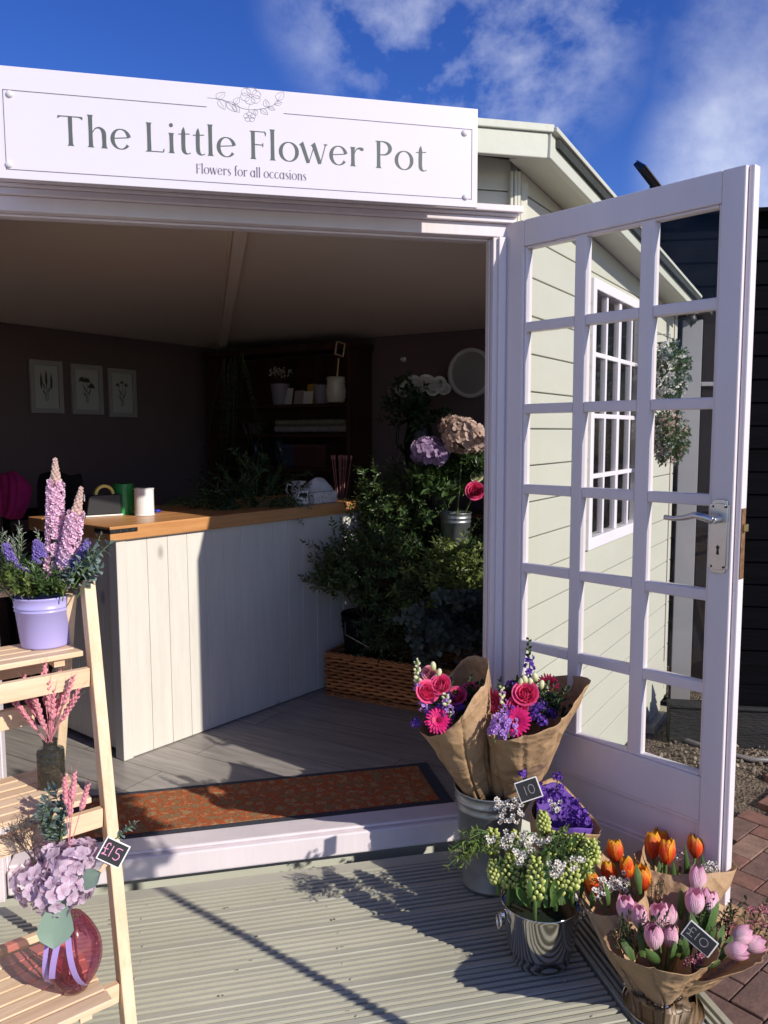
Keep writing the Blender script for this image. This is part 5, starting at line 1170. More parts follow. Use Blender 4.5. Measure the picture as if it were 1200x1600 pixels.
wrap(bB, .040, [(762, 1150, 2.16), (795, 1154, 2.08), (838, 1146, 2.06), (882, 1126, 2.10), (905, 1085, 2.2), (921, 1060, 2.32), (884, 1056, 2.42), (846, 1062, 2.44), (800, 1080, 2.40), (768, 1110, 2.30)], Bq, seed=5)
for x, y, d_, r_, m in ((821, 1084, 2.2, .029, PINKR), (809, 1104, 2.19, .024, PINKR), (797, 1092, 2.24, .024, PINKR), (846, 1078, 2.3, .016, CREAMB)): rose(at(x, y, d_), tow(at(x, y, d_), .3, .12), r_, m, Bq)
gerbera(at(807, 1127, 2.13), tow(at(807, 1127, 2.13), .2, .1), .040, CRIM, Bq); gerbera(at(771, 1096, 2.2), tow(at(771, 1096, 2.2), .2) + V((-.6, 0, 0)), .036, DCRIM, Bq); gerbera(at(856, 1070, 2.34), tow(at(856, 1070, 2.34), .3), .033, DCRIM, Bq)
for x, y, d_ in ((801, 1070, 2.24), (847, 1127, 2.14), (845, 1101, 2.2), (857, 1086, 2.28), (796, 1110, 2.15), (868, 1100, 2.28), (838, 1112, 2.18), (829, 1100, 2.2), (862, 1115, 2.22), (829, 1118, 2.2)): cluster(at(x, y, d_), .019, 30, PURP, Bq, 'statice')
spike(at(776, 1150, 2.10), at(786, 1118, 2.12), .022, 34, LIL, Bq, 'lilac_stock', .012, .1); spike(at(795, 1146, 2.10), at(797, 1124, 2.12), .018, 16, LIL, Bq, 'lilac_stock', .011, .1)
spike(at(787, 1120, 2.14), at(784, 1072, 2.16), .010, 20, LIL, Bq, 'stock_stem', .007, .4, CREAMB)
spike(at(828, 1062, 2.26), at(826, 996, 2.28), .012, 20, PURP, Bq, 'larkspur_spike', .012, .5, DKGREEN, .55)
for x, y in ((820, 1062), (829, 1066), (846, 1070), (836, 1058), (814, 1066)): mb = MB(); mb.blob(at(x, y, 2.22), .009, V((rnd.uniform(-.3, .3), 0, 1)).normalized(), 1.6, 8, 6); mb.build('bud', CREAMB, Bq, smooth=True)
mb = MB()
for k in range(44): sprig(mb, at(rnd.uniform(770, 880), rnd.uniform(1085, 1140), 2.26), V((rnd.uniform(-.5, .5), -.3, 1)), .07, .022, .009, 5)
mb.build('foliage', [DKGREEN, STEM], Bq)

# ---- polished bucket with hyacinths
c2 = onz(853, 1529, D) + dv * .08; c2.z = D + .001
dep2 = (c2 - CAM).dot(dv); r2 = (at(911, 1402, dep2) - at(787, 1402, dep2)).length / 2; h2 = at(849, 1402, dep2).z - D - .004
DARK_FILL = paint('bucket_dark_fill', (.02, .03, .02), .2, .2, 8, .05)  # for a dark disc added to hide blue reflections inside the bucket
def fill(t, c, r, z): mb = MB(); mb.lathe(V(c), [(0, z), (r, z)], 30); mb.build('dark_fill', DARK_FILL, t)
b2 = bucket('steel_bucket', c2, r2 * .78, r2, h2, M['steel'], 'shiny steel bucket with ring handles full of green hyacinths', 'bucket', 'steel', 'shiny steel ring handled buckets')
def ring_handle(t, c, r, z, az):
    d = V((math.cos(az), math.sin(az), 0)); sd = V((-d.y, d.x, 0)); o = c + d * (r + .004) + AZ * z
    mb = MB(); mb.lathe(o - d * .002, [(.0, .012), (.006, .011), (.009, .006), (.012, 0)], 14, d); ho = mb.build('handle_boss', M['steel'], t, smooth=True)
    mb = MB(); pts = [o + d * .010 + sd * math.sin(a) * .017 + AZ * (-.016 + .021 * math.cos(a)) for a in [6.2832 * k / 20 for k in range(21)]]; mb.tube(pts, .0032, 8, False); mb.build('ring', M['steel'], ho, smooth=True)
vang = math.atan2(-dv.y, -dv.x)
fill(b2, c2, r2 * .90, h2 * .86); ring_handle(b2, c2, r2 * .96, h2 * .80, vang - R(80)); ring_handle(b2, c2, r2 * .96, h2 * .80, vang + R(100))
hy = thing('hyacinth_bunch', c2 + AZ * h2, 'bunch of green budded hyacinths with white waxflower in the steel bucket', 'flowers')
ms = MB(); mlv = MB()
def hyacinth(x0, y0, x1, y1, dep, r=.018):
    p0, p1 = at(x0, y0, dep), at(x1, y1, dep + .01); mb = MB(); r *= 1.12; ax = (p1 - p0); nn, a, b = frame_of(ax); n = 54
    for k in range(n):
        t = (k + .5) / n; th = k * 2.4; o_ = a * math.cos(th) + b * math.sin(th); rr = r * (math.sin(math.pi * (.2 + .72 * t)) * .75 + .2); mb.g = rnd.random()
        mb.blob(p0 + ax * t + o_ * rr, .0058 * (1.1 - .35 * t), (o_ * .8 + nn * .7).normalized(), 1.6, 7, 5)
    o = mb.build('hyacinth', HYA, hy, smooth=True); q = MB(); q.tube([p0 - ax * .6, p0 + ax * .9], [.006, .004], 8); q.build('stem', STEM, o, smooth=True)
for a in ((870, 1396, 874, 1352, 1.93), (905, 1340, 904, 1304, 2.03), (836, 1404, 837, 1340, 1.90), (795, 1385, 798, 1336, 1.95), (893, 1388, 890, 1342, 1.93), (888, 1348, 886, 1306, 2.02), (925, 1348, 922, 1312, 2.0), (768, 1332, 770, 1296, 2.02), (800, 1338, 808, 1300, 2.05), (870, 1340, 868, 1300, 2.05), (776, 1378, 770, 1345, 1.96, .014), (858, 1382, 862, 1335, 1.98), (910, 1375, 912, 1330, 1.97), (850, 1300, 848, 1268, 2.1, .014)): hyacinth(*a)
for a, b, w_, n_ in (((800, 1408, 1.95), (790, 1372, 1.94), .022, -1), ((840, 1418, 1.90), (842, 1385, 1.88), .024, -1), ((866, 1416, 1.91), (868, 1372, 1.9), .024, -1), ((876, 1414, 1.92), (878, 1350, 1.95), .022, -1), ((892, 1408, 1.95), (900, 1365, 1.95), .024, -1), ((828, 1416, 1.91), (806, 1385, 1.88), .022, -1), ((815, 1415, 1.93), (798, 1350, 1.93), .022, -1), ((808, 1412, 1.95), (780, 1335, 1.95), .022, -1), ((822, 1415, 1.91), (816, 1362, 1.90), .018, -1), ((853, 1418, 1.90), (850, 1350, 1.92), .020, -1), ((862, 1416, 1.9), (884, 1386, 1.84), .026, -1), ((884, 1412, 1.93), (886, 1375, 1.93), .02, -1), ((880, 1355, 2.0), (902, 1302, 2.0), .026, -1), ((845, 1410, 1.9), (858, 1330, 1.95), .018, 1), ((822, 1345, 1.96), (817, 1318, 1.96), .015, 1), ((845, 1345, 1.98), (853, 1322, 1.96), .018, 1), ((828, 1412, 1.9), (826, 1370, 1.88), .016, 1)):
    blade(mlv, at(*a), at(*b), w_, V((0, -1, .2)) * -n_)
mlv.build('blade_leaves', BLADE, hy, smooth=True)
for i, a in enumerate(((797, 1268, 20, 18, 2.02, 34), (782, 1255, 8, 8, 2.05, 10), (804, 1312, 16, 14, 1.98, 22), (822, 1324, 12, 10, 1.97, 16), (870, 1358, 12, 14, 1.9, 26), (812, 1340, 8, 12, 1.93, 14), (845, 1312, 14, 8, 2.0, 14), (765, 1318, 10, 10, 2.0, 12), (790, 1318, 10, 8, 2.0, 12), (868, 1260, 8, 8, 2.08, 10), (902, 1352, 12, 18, 1.92, 14))): wax(scatter(a[0], a[1], a[2], a[3], a[4], a[5], .03), hy, fr=.0066)
mb = MB()
for k in range(34): sprig(mb, at(rnd.uniform(775, 925), rnd.uniform(1325, 1390), 2.0 + rnd.uniform(-.06, .06)), V((rnd.uniform(-.6, .6), -.3, 1)), .06, .018, .007, 6)
mb.build('foliage', [GREEN, STEM], hy)
mb = MB()
for k in range(16): sprig(mb, at(rnd.uniform(748, 775), rnd.uniform(1295, 1330), 2.0), V((-1, -.1, rnd.uniform(-.5, .6))), rnd.uniform(.06, .12), .022, .007, 6, droop=.6)
for k in range(9): sprig(mb, at(rnd.uniform(850, 930), rnd.uniform(1325, 1350), 2.03), V((rnd.uniform(-.4, .6), -.1, 1)), .06, .022, .008, 5)
mb.build('trailing_foliage', [GREEN2, STEM], hy)
# purple statice bouquet behind
pc = at(858, 1395, 2.1)
ps = thing('statice_bouquet', pc, 'paper wrapped bunch of violet statice behind the hyacinths', 'bouquet')
wrap(pc, .03, [(832, 1270, 2.16), (862, 1300, 2.08), (905, 1302, 2.06), (940, 1300, 2.12), (920, 1270, 2.24), (892, 1238, 2.30), (864, 1216, 2.32), (838, 1232, 2.28)], ps, seed=9)
TIS = vcmat('violet_tissue', [(0, (.12, .05, .30)), (1, (.18, .085, .44))], .1, .7, .3)
wrap(pc + AZ * .01, .026, [(838, 1268, 2.15), (862, 1292, 2.10), (903, 1293, 2.08), (930, 1292, 2.13), (914, 1266, 2.22), (890, 1240, 2.27), (866, 1222, 2.29), (843, 1236, 2.26)], ps, seed=31, name='tissue', m=TIS, crump=.006)
for k in range(12): u_ = rnd.random(); q = at(845 + 78 * u_ + rnd.uniform(-10, 10), 1228 + 58 * u_ + rnd.uniform(-14, 18), 2.17 + rnd.uniform(-.04, .02)); cluster(q, .019, 30, PURP, ps, 'statice', .0065)
for x, y in ((920, 1290), (871, 1213), (815, 1208), (912, 1286), (896, 1275), (882, 1268)): cluster(at(x, y, 2.16), .013, 24, PURP, ps, 'statice')
mb = MB(); mb.tube([at(872, 1216, 2.16), at(862, 1270, 2.16)], .002, 5); mb.tube([at(815, 1210, 2.2), at(822, 1260, 2.2)], .002, 5); mb.build('stalks', STEM, ps)
# price cards
def card(cpx, dep, w_, h_, rot, label, strokes, inkm, tilt=0, stick=None, rim=.05):
    c = at(cpx[0], cpx[1], dep); n = (CAM - c); n.z *= .6; n = n.normalized(); n.rotate(Matrix.Rotation(tilt, 3, 'Z')); X = AZ.cross(n).normalized(); Y = n.cross(X); q = Matrix.Rotation(rot, 3, n); X.rotate(q); Y.rotate(q)
    t = thing('price_card', c, label, 'price tag', 'chalkboard price cards')
    mb = MB(); mb.box(c, X, Y, n, (-w_ / 2, -h_ / 2, -.002), (w_ / 2, h_ / 2, 0)); mb.build('board', M['cardwhite'], t, bevel=.0006)
    b = .0028; mb = MB(); mb.box(c, X, Y, n, (-w_ / 2 + b, -h_ / 2 + b, .0002), (w_ / 2 - b, h_ / 2 - b, .0008)); mb.build('chalkboard', M['chalk'], t)
    for s_ in strokes:
        mb = MB(); ribbon2(mb, bez([(x * w_ / 2, y * h_ / 2, .0016) for x, y in s_], 5), lambda x, y, l: c + X * x + Y * y + n * (.0011 + l)); mb.build('chalk_mark', inkm, t)
    if stick: mb = MB(); mb.beam(c - Y * h_ * .3 - n * .005, stick, X, .008, n, .004); mb.build('peg', M['spruce_z'], t)
PND = [[(-.42, .42), (-.50, .56), (-.66, .48), (-.68, .1), (-.62, -.25), (-.78, -.45), (-.6, -.40), (-.38, -.42)], [(-.85, .05), (-.45, .08)]]
ONE = [[(-.18, .5), (-.2, 0), (-.2, -.45)]]
ZERO = [[(.3, .45), (.08, .25), (.08, -.2), (.3, -.42), (.52, -.2), (.52, .25), (.3, .45)]]
FIVE = [[(.6, .48), (.2, .45), (.17, .08), (.45, .05), (.58, -.2), (.4, -.48), (.12, -.4)]]
card((826, 1234), 2.03, .062, .054, R(22), 'small chalkboard card reading 10 among the waxflower', [[(-.3, .45), (-.3, -.45)]] + [[(x - .05, y) for x, y in ZERO[0]]], M['ink_chalk'])

# ---- front bucket with four tulip bouquets
dep3 = 1.80; rc3 = at(1036, 1566, dep3); r3 = (at(1097, 1562, dep3) - at(975, 1562, dep3)).length / 2
c3 = V((rc3.x, rc3.y, D + .001)); h3 = rc3.z - D - .004
b3 = bucket('steel_bucket', c3, r3 * .80, r3, h3, M['steel'], 'shiny steel bucket at the front holding the tulip bouquets', 'bucket', 'steel', 'shiny steel ring handled buckets')
ring_handle(b3, c3, r3 * .96, h3 * .80, vang + R(32)); ring_handle(b3, c3, r3 * .96, h3 * .80, vang - R(148))
foot = c3 + AZ * (h3 + .004)
def tulips(t, lst, m, h, base, dz=.5):
    for (x, y, d_, *r) in lst:
        c = at(x, y, d_); n = ((c - base).normalized() * .5 + AZ * .7 + rv(.05)).normalized()
        if r: n = V(r[0]).normalized()
        tulip(c, n, h * 1.12 * rnd.uniform(.94, 1.06), m, t, base.lerp(c, .25), rnd.uniform(.94, 1.08))
def leaves(t, lst, name='blade_leaves'):
    mb = MB()
    for a, b, w_ in lst: blade(mb, at(*a), at(*b), w_, V((rnd.uniform(-.5, .5), 1, .1)))
    mb.build(name, BLADE, t, smooth=True)
oR = thing('tulip_bouquet', foot + V((.0, .06, 0)), 'orange tulip bouquet standing against the door panel, furthest back', 'bouquet', 'kraft wrapped tulip bouquets')
wrap(foot + V((.03, .05, .0)), .03, [(1000, 1348, 2.02), (1040, 1364, 1.97), (1095, 1364, 1.95), (1150, 1358, 2.03), (1134, 1330, 2.14), (1103, 1296, 2.22), (1077, 1272, 2.26), (1040, 1296, 2.24), (1000, 1326, 2.14)], oR, seed=13)
tulips(oR, [(1020, 1320, 2.1), (1033, 1312, 2.16), (1042, 1330, 2.06), (1066, 1320, 2.16), (1087, 1322, 2.08)], TUL_O, .060, foot)
leaves(oR, [((1028, 1400, 2.05), (1030, 1345, 2.05), .022), ((1072, 1390, 2.08), (1070, 1318, 2.06), .016), ((1100, 1390, 2.05), (1097, 1335, 2.04), .018), ((1050, 1390, 2.06), (1052, 1345, 2.05), .016), ((1045, 1330, 2.2), (1044, 1288, 2.2), .012), ((1078, 1390, 2.04), (1079, 1350, 2.03), .014)])
wax(scatter(1112, 1355, 14, 8, 2.02, 26, .03), oR); wax(scatter(1063, 1340, 10, 8, 2.1, 12, .03), oR)
oL = thing('tulip_bouquet', foot + V((-.05, .04, 0)), 'orange tulip bouquet with white waxflower between the steel buckets', 'bouquet', 'kraft wrapped tulip bouquets')
wrap(foot + V((-.035, .03, .0)), .03, [(906, 1410, 1.90), (930, 1428, 1.86), (968, 1428, 1.84), (1003, 1402, 1.88), (1008, 1368, 2.0), (984, 1345, 2.1), (955, 1316, 2.14), (930, 1355, 2.06)], oL, seed=17)
tulips(oL, [(926, 1380, 1.96), (951, 1362, 2.02), (979, 1355, 2.0), (1004, 1372, 1.93), (962, 1328, 2.1)], TUL_O, .056, foot)
leaves(oL, [((925, 1420, 1.92), (924, 1392, 1.9), .02), ((952, 1418, 1.92), (944, 1378, 1.92), .018), ((1000, 1400, 1.9), (994, 1350, 1.92), .018)])
for a in ((953, 1382, 18, 10, 1.93, 26), (936, 1398, 8, 8, 1.9, 10), (974, 1378, 8, 16, 1.97, 12)): wax(scatter(*a[:5], a[5], .02), oL, fr=.0062)
pR = thing('tulip_bouquet', foot + V((.05, 0, 0)), 'pink tulip bouquet leaning out to the right over the brick paving', 'bouquet', 'kraft wrapped tulip bouquets')
wrap(foot + V((.035, .01, .018)), .026, [(1078, 1500, 1.70), (1090, 1532, 1.66), (1135, 1525, 1.66), (1176, 1509, 1.74), (1202, 1478, 1.90), (1196, 1432, 2.02), (1160, 1418, 2.08), (1115, 1408, 2.08), (1075, 1430, 1.98)], pR, seed=21, bulge_k=.04)
tulips(pR, [(1089, 1372, 1.94), (1085, 1409, 1.86), (1107, 1408, 1.88), (1159, 1462, 1.84, (.8, -.1, .35)), (1177, 1476, 1.84, (.8, -.3, .2)), (1153, 1486, 1.76, (.75, -.5, .15))], TUL_P, .056, foot)
leaves(pR, [((1092, 1480, 1.86), (1100, 1395, 1.88), .034), ((1100, 1470, 1.84), (1122, 1393, 1.88), .026), ((1062, 1440, 1.9), (1064, 1386, 1.9), .018), ((1090, 1490, 1.8), (1080, 1425, 1.84), .028), ((1125, 1500, 1.78), (1145, 1462, 1.8), .024), ((1112, 1490, 1.8), (1132, 1445, 1.84), .022), ((1105, 1480, 1.8), (1118, 1440, 1.8), .02)])
wax(scatter(1185, 1440, 18, 26, 1.95, 44, .05), pR, (WAXR, None)); wax(scatter(1135, 1448, 14, 12, 1.9, 16, .04), pR, (WAXR, None))
mb = MB()
for k in range(30): sprig(mb, at(rnd.uniform(1080, 1185), rnd.uniform(1440, 1500), 1.86), V((rnd.uniform(-.3, .7), 0, 1)), .06, .016, .006, 5)
mb.build('foliage', [DKGREEN, WOODY], pR)
pF = thing('tulip_bouquet', foot, 'pink tulip bouquet at the front, nearest the camera, wrapped low in brown paper', 'bouquet', 'kraft wrapped tulip bouquets')
wrap(foot + V((-.01, -.01, .022)), .030, [(943, 1462, 1.78), (960, 1492, 1.66), (1012, 1512, 1.60), (1070, 1518, 1.60), (1122, 1500, 1.68), (1118, 1445, 1.86), (1062, 1410, 1.96), (992, 1384, 1.98), (990, 1430, 1.90)], pF, seed=25, crump=.010, bulge_k=.03)
tulips(pF, [(978, 1419, 1.84), (999, 1432, 1.80), (1030, 1432, 1.82), (1021, 1463, 1.74), (1047, 1462, 1.76), (1044, 1432, 1.87)], TUL_P, .058, foot)
leaves(pF, [((990, 1500, 1.74), (968, 1452, 1.78), .026), ((1005, 1495, 1.74), (1000, 1440, 1.78), .024), ((1030, 1505, 1.70), (1008, 1482, 1.66), .024), ((1060, 1495, 1.74), (1070, 1450, 1.76), .020), ((1065, 1500, 1.72), (1076, 1480, 1.7), .02), ((1088, 1512, 1.70), (1126, 1504, 1.66), .026), ((985, 1495, 1.76), (975, 1440, 1.8), .026), ((1050, 1500, 1.72), (1056, 1470, 1.72), .02), ((1072, 1490, 1.74), (1068, 1465, 1.72), .02)])
wax(scatter(1085, 1504, 16, 12, 1.70, 14, .03), pF, (WAXR, None)); wax(scatter(1035, 1400, 8, 8, 1.93, 5, .02), pF, (WAXR, None))
mb = MB()
for k in range(26): sprig(mb, at(rnd.uniform(965, 1100), rnd.uniform(1465, 1505), 1.76), V((rnd.uniform(-.5, .5), 0, 1)), .06, .016, .006, 5)
for k in range(6): sprig(mb, at(1022 + rnd.uniform(-4, 8), 1425, 1.9), V((rnd.uniform(-.2, .2), 0, 1)), .08, .008, .003, 10)
mb.build('foliage', [DKGREEN, WOODY], pF)
card((1093, 1467), 1.73, .072, .042, R(-32), 'chalkboard card reading £10 tilted among the front pink tulips', PND + ONE + ZERO, M['ink_chalk'], stick=at(1078, 1510, 1.76))

# ------------------------------------------------------------------ door mat
def door_mat():
    m, t, p, l = base_mat('orange_mat_pile'); tc = N(t, 'ShaderNodeTexCoord')
    mp = N(t, 'ShaderNodeMapping'); mp.inputs['Scale'].default_value = (1, 1, 0); l(tc.outputs['Object'], mp.inputs[0])
    wn_ = N(t, 'ShaderNodeTexNoise', Scale=38, Detail=4); l(tc.outputs['Object'], wn_.inputs['Vector']); wm = N(t, 'ShaderNodeMix', data_type='RGBA', blend_type='LINEAR_LIGHT'); wm.inputs[0].default_value = .035; l(mp.outputs[0], wm.inputs[6]); l(wn_.outputs['Color'], wm.inputs[7]); vo = N(t, 'ShaderNodeTexVoronoi', Scale=19, Randomness=.35); l(wm.outputs[2], vo.inputs['Vector'])
    nz = N(t, 'ShaderNodeTexNoise', Scale=75, Detail=5, Roughness=.8); l(tc.outputs['Object'], nz.inputs['Vector'])
    ad = N(t, 'ShaderNodeMath', operation='MULTIPLY_ADD'); l(nz.outputs[0], ad.inputs[0]); ad.inputs[1].default_value = .55; l(vo.outputs['Distance'], ad.inputs[2])
    r = N(t, 'ShaderNodeValToRGB'); e = r.color_ramp.elements
    for _ in range(4): e.new(.5)
    for i, (a, c) in enumerate(((.38, (.50, .14, .05)), (.46, (.42, .31, .17)), (.54, (.38, .30, .17)), (.60, (.52, .14, .05)), (.74, (.46, .115, .045)), (.92, (.30, .21, .11)))): e[i].position = a; e[i].color = c4(c)
    l(ad.outputs[0], r.inputs[0]); n2 = N(t, 'ShaderNodeTexNoise', Scale=320, Detail=2); l(tc.outputs['Object'], n2.inputs['Vector'])
    hv = N(t, 'ShaderNodeHueSaturation'); mr = N(t, 'ShaderNodeMapRange'); l(n2.outputs[0], mr.inputs[0]); mr.inputs[1].default_value = .3; mr.inputs[2].default_value = .7; mr.inputs[3].default_value = .5; mr.inputs[4].default_value = 1.35; l(mr.outputs[0], hv.inputs['Value']); l(r.outputs[0], hv.inputs['Color']); l(hv.outputs[0], p.inputs['Base Color']); p.inputs['Roughness'].default_value = 1; p.inputs['Specular IOR Level'].default_value = .05
    b = N(t, 'ShaderNodeBump', Strength=1, Distance=.004); l(n2.outputs[0], b.inputs['Height']); l(b.outputs[0], p.inputs['Normal'])
    bm_ = paint('slate_mat_border', (.050, .055, .075), .95, .6, 120, .9, 260, bd=.004)
    x0, x1, y0, y1 = -1.42, -.115, .018, .372; o_ = V((0, 0, F))
    t_ = thing('door_mat', V((-.77, .2, F)), 'patterned orange runner mat with a slate grey border inside the threshold', 'mat')
    rbox('mat_border', t_, o_, AX, AY, (x0, y0, .0005), (x1, y1, .006), bm_, .002); rbox('mat_pile', t_, o_, AX, AY, (x0 + .03, y0 + .028, .0062), (x1 - .045, y1 - .03, .0095), m, .001)
door_mat()

# ------------------------------------------------------------------ plant stand on the left
EX = V((.9, .44, 0)).normalized(); EY = V((-EX.y, EX.x, 0))
S1, S2, S3 = onz(130, 1017, .753), onz(143, 1246, .458), onz(176, 1561, .107)
pst = thing('plant_stand', V((S3.x, S3.y, D)), 'three tier folding plant stand of pale pine slats at the left', 'plant stand')
SW = .62
def shelf(S, dep, n):
    for k in range(n):
        w_ = dep / n; mb = MB(); mb.box(S, EX, EY, AZ, (-SW, k * w_, -.012), (.0 - .002 * (k % 2), (k + 1) * w_ - .006, 0)); mb.build('slat', M['spruce_x'], pst, bevel=.0015)
    for x in (-.05, -SW + .05): mb = MB(); mb.box(S, EX, EY, AZ, (x - .012, .01, -.030), (x + .012, dep - .01, -.0125)); mb.build('shelf_batten', M['spruce_x'], pst, bevel=.001)
dS = [.165, .235, .285]
shelf(S1, dS[0], 4); shelf(S2, dS[1], 6); shelf(S3, dS[2], 7)
LT, LB = at(136, 906, 1.80), at(196, 1545, 1.60)
dl = (LB - LT); LBf = LT + dl * ((D - LT.z) / dl.z); dl = dl.normalized()
for off in (0, -SW - .045):
    mb = MB(); mb.beam(LT + EX * off, LBf + EX * off, EX, .026, EX.cross(dl), .034); mb.build('front_leg', M['spruce_z'], pst, bevel=.002)
    a = LT + EY * .035 - AZ * .03 - EX * .028; b = V((a.x, a.y, 0)) + EY * .34; b.z = D
    mb = MB(); d_ = (b - a).normalized(); mb.beam(a + EX * off * .93, b + EX * off * .93, EX, .022, EX.cross(d_), .032); mb.build('rear_leg', M['spruce_z'], pst, bevel=.002)
for z_, y_ in ((.60, .20), (.885, .30)):
    q = V((S2.x, S2.y, z_)) - EX * .055; mb = MB(); mb.box(q, EX, EY, AZ, (-SW + .06, y_, -.022), (0.0, y_ + .018, .022)); mb.build('rear_rail', M['spruce_x'], pst, bevel=.0015)
def legx(z): t = (z - LT.z) / (LBf.z - LT.z); return LT.lerp(LBf, t)
for S, dep in ((S1, dS[0]), (S2, dS[1]), (S3, dS[2])):
    z = S.z - .055; q = legx(z); mb = MB(); mb.box(q - EX * .014, EX, EY, AZ, (-SW - .02, -.004, -.02), (0, .014, .022)); mb.build('front_rail', M['spruce_x'], pst, bevel=.0015)
    mb = MB(); mb.box(q - EX * .055, EX, EY, AZ, (-SW + .06, dep + .0, -.018), (0.0, dep + .018, .020)); mb.build('rear_rail', M['spruce_x'], pst, bevel=.0015)

# lavender coloured planter
cb = onz(72, 1014, .7535); cb = cb + V(((cb - CAM).x, (cb - CAM).y, 0)).normalized() * .046; cb.z = .754
depb = (cb - CAM).dot(dv); rt = (at(117, 935, depb) - at(28, 935, depb)).length / 2; hb = at(75, 929, depb).z - cb.z
bucket('lavender_planter', cb, rt * .80, rt, hb, paint('lavender_enamel', (.42, .38, .72), .32, .03, 4, .03), 'lavender enamel bucket planter on the top shelf of the stand', 'planter', 'enamel')
ft = thing('silk_flower_arrangement', cb + AZ * hb, 'pink larkspur and lavender arrangement in the lavender bucket', 'flowers')
lk1 = spike(at(85, 905, depb), at(87, 752, depb), .017, 120, LARK, ft, 'larkspur', .0125, .15); spike(at(87, 757, depb), at(86, 717, depb), .0075, 46, LARKB, ft, 'larkspur_tip', .004, .75, LARKB, -1)
spike(at(98, 915, depb - .02), at(119, 800, depb - .02), .017, 100, LARK, ft, 'larkspur', .0125, .15); spike(at(118, 805, depb - .02), at(127, 762, depb - .02), .0075, 46, LARKB, ft, 'larkspur_tip', .004, .75, LARKB, -1)
for x, y, x1, y1 in ((30, 915, 28, 882), (45, 905, 36, 888), (58, 880, 57, 845), (65, 870, 62, 850), (105, 885, 104, 855), (120, 880, 138, 845), (112, 895, 108, 870), (20, 880, 8, 850), (100, 905, 95, 870)): spike(at(x, y, depb - .03), at(x1, y1, depb - .03), .008, 46, LAV, ft, 'lavender_spike', .0065, .5)
mb = MB(); rc_ = cb + AZ * hb
for k in range(70):
    a = rnd.uniform(0, 6.28); d = V((math.cos(a) * rnd.uniform(.2, 1), math.sin(a) * rnd.uniform(.2, 1), rnd.uniform(.5, 1.4))); sprig(mb, rc_ + V((math.cos(a), math.sin(a), .1)) * .035, d, rnd.uniform(.055, .10), .024, .0055, 12, droop=.25, ang=38)
mb.build('needle_foliage', [GREEN, STEM], ft)
mb = MB()
for k in range(48):
    a = rnd.uniform(0, 6.28); d = V((math.cos(a), math.sin(a), rnd.uniform(.5, 1.3))); sprig(mb, rc_ + V((math.cos(a), math.sin(a), .1)) * .03, d, rnd.uniform(.06, .10), .021, .010, 8, droop=.2, ang=45)
mb.build('olive_foliage', [GREEN2, STEM], ft)
mb = MB()
for x, y, dx in ((125, 905, 1), (140, 880, 1), (120, 890, .6), (0, 900, -.6), (10, 925, -1), (130, 920, .8), (100, 925, .2)): sprig(mb, at(x - dx * 12, y + 14, depb - .05), V((dx * .7, -.1, .8)), .085, .021, .020, 5, droop=.1, ang=65, wide=.5, start=.3)
sprig(mb, at(138, 885, depb), V((.55, 0, .9)), .075, .014, .011, 6, droop=0, ang=50, wide=.5)
mb.build('eucalyptus', [EUC, STEM], ft)
mb = MB()
for k in range(16): sprig(mb, at(rnd.choice([25, 32, 70, 75, 5, 95]) + rnd.uniform(-5, 5), 890, depb), V((rnd.uniform(-.35, .25), 0, 1)), rnd.uniform(.06, .14), .016, .004, 10, droop=0, ang=40)
mb.build('silver_foliage', [SILV, STEM], ft)

# dark glass bottle with dyed wheat
def pglass(name, c, trans=.92, rough=.02, ior=1.45, tint=None):
    m, t, p, l = base_mat(name); t.nodes.remove(p)
    tr = N(t, 'ShaderNodeBsdfTransparent'); tr.inputs[0].default_value = c4(c); gl = N(t, 'ShaderNodeBsdfGlossy'); gl.inputs['Roughness'].default_value = rough
    lw_ = N(t, 'ShaderNodeLayerWeight'); lw_.inputs[0].default_value = .35; mr = N(t, 'ShaderNodeMapRange'); l(lw_.outputs['Fresnel'], mr.inputs[0]); mr.inputs[3].default_value = .0; mr.inputs[4].default_value = .75
    ms_ = N(t, 'ShaderNodeMixShader'); l(mr.outputs[0], ms_.inputs[0]); l(tr.outputs[0], ms_.inputs[1]); l(gl.outputs[0], ms_.inputs[2])
    if tint:
        df = N(t, 'ShaderNodeBsdfPrincipled'); df.inputs['Base Color'].default_value = c4(tint[0]); df.inputs['Roughness'].default_value = .1; m2 = N(t, 'ShaderNodeMixShader'); m2.inputs[0].default_value = tint[1]; l(ms_.outputs[0], m2.inputs[1]); l(df.outputs[0], m2.inputs[2]); ms_ = m2
    if tint and len(tint) > 2:
        tc = N(t, 'ShaderNodeTexCoord'); vo = N(t, 'ShaderNodeTexVoronoi', Scale=tint[2], feature='DISTANCE_TO_EDGE'); l(tc.outputs['Object'], vo.inputs['Vector']); b = N(t, 'ShaderNodeBump', Strength=1, Distance=.004); l(vo.outputs[0], b.inputs['Height']); l(b.outputs[0], gl.inputs['Normal']); l(b.outputs[0], df.inputs['Normal'])
    l(ms_.outputs[0], t.nodes['Material Output'].inputs[0]); return m
cw = onz(74, 1236, .4585) + dv * .025; cw.z = .459; depw = (cw - CAM).dot(dv); rw = (at(94, 1200, depw) - at(53, 1200, depw)).length / 2
k_ = depw / FOC
bt = thing('glass_bottle', cw, 'dark grey textured glass bottle vase on the middle shelf of the stand', 'vase')
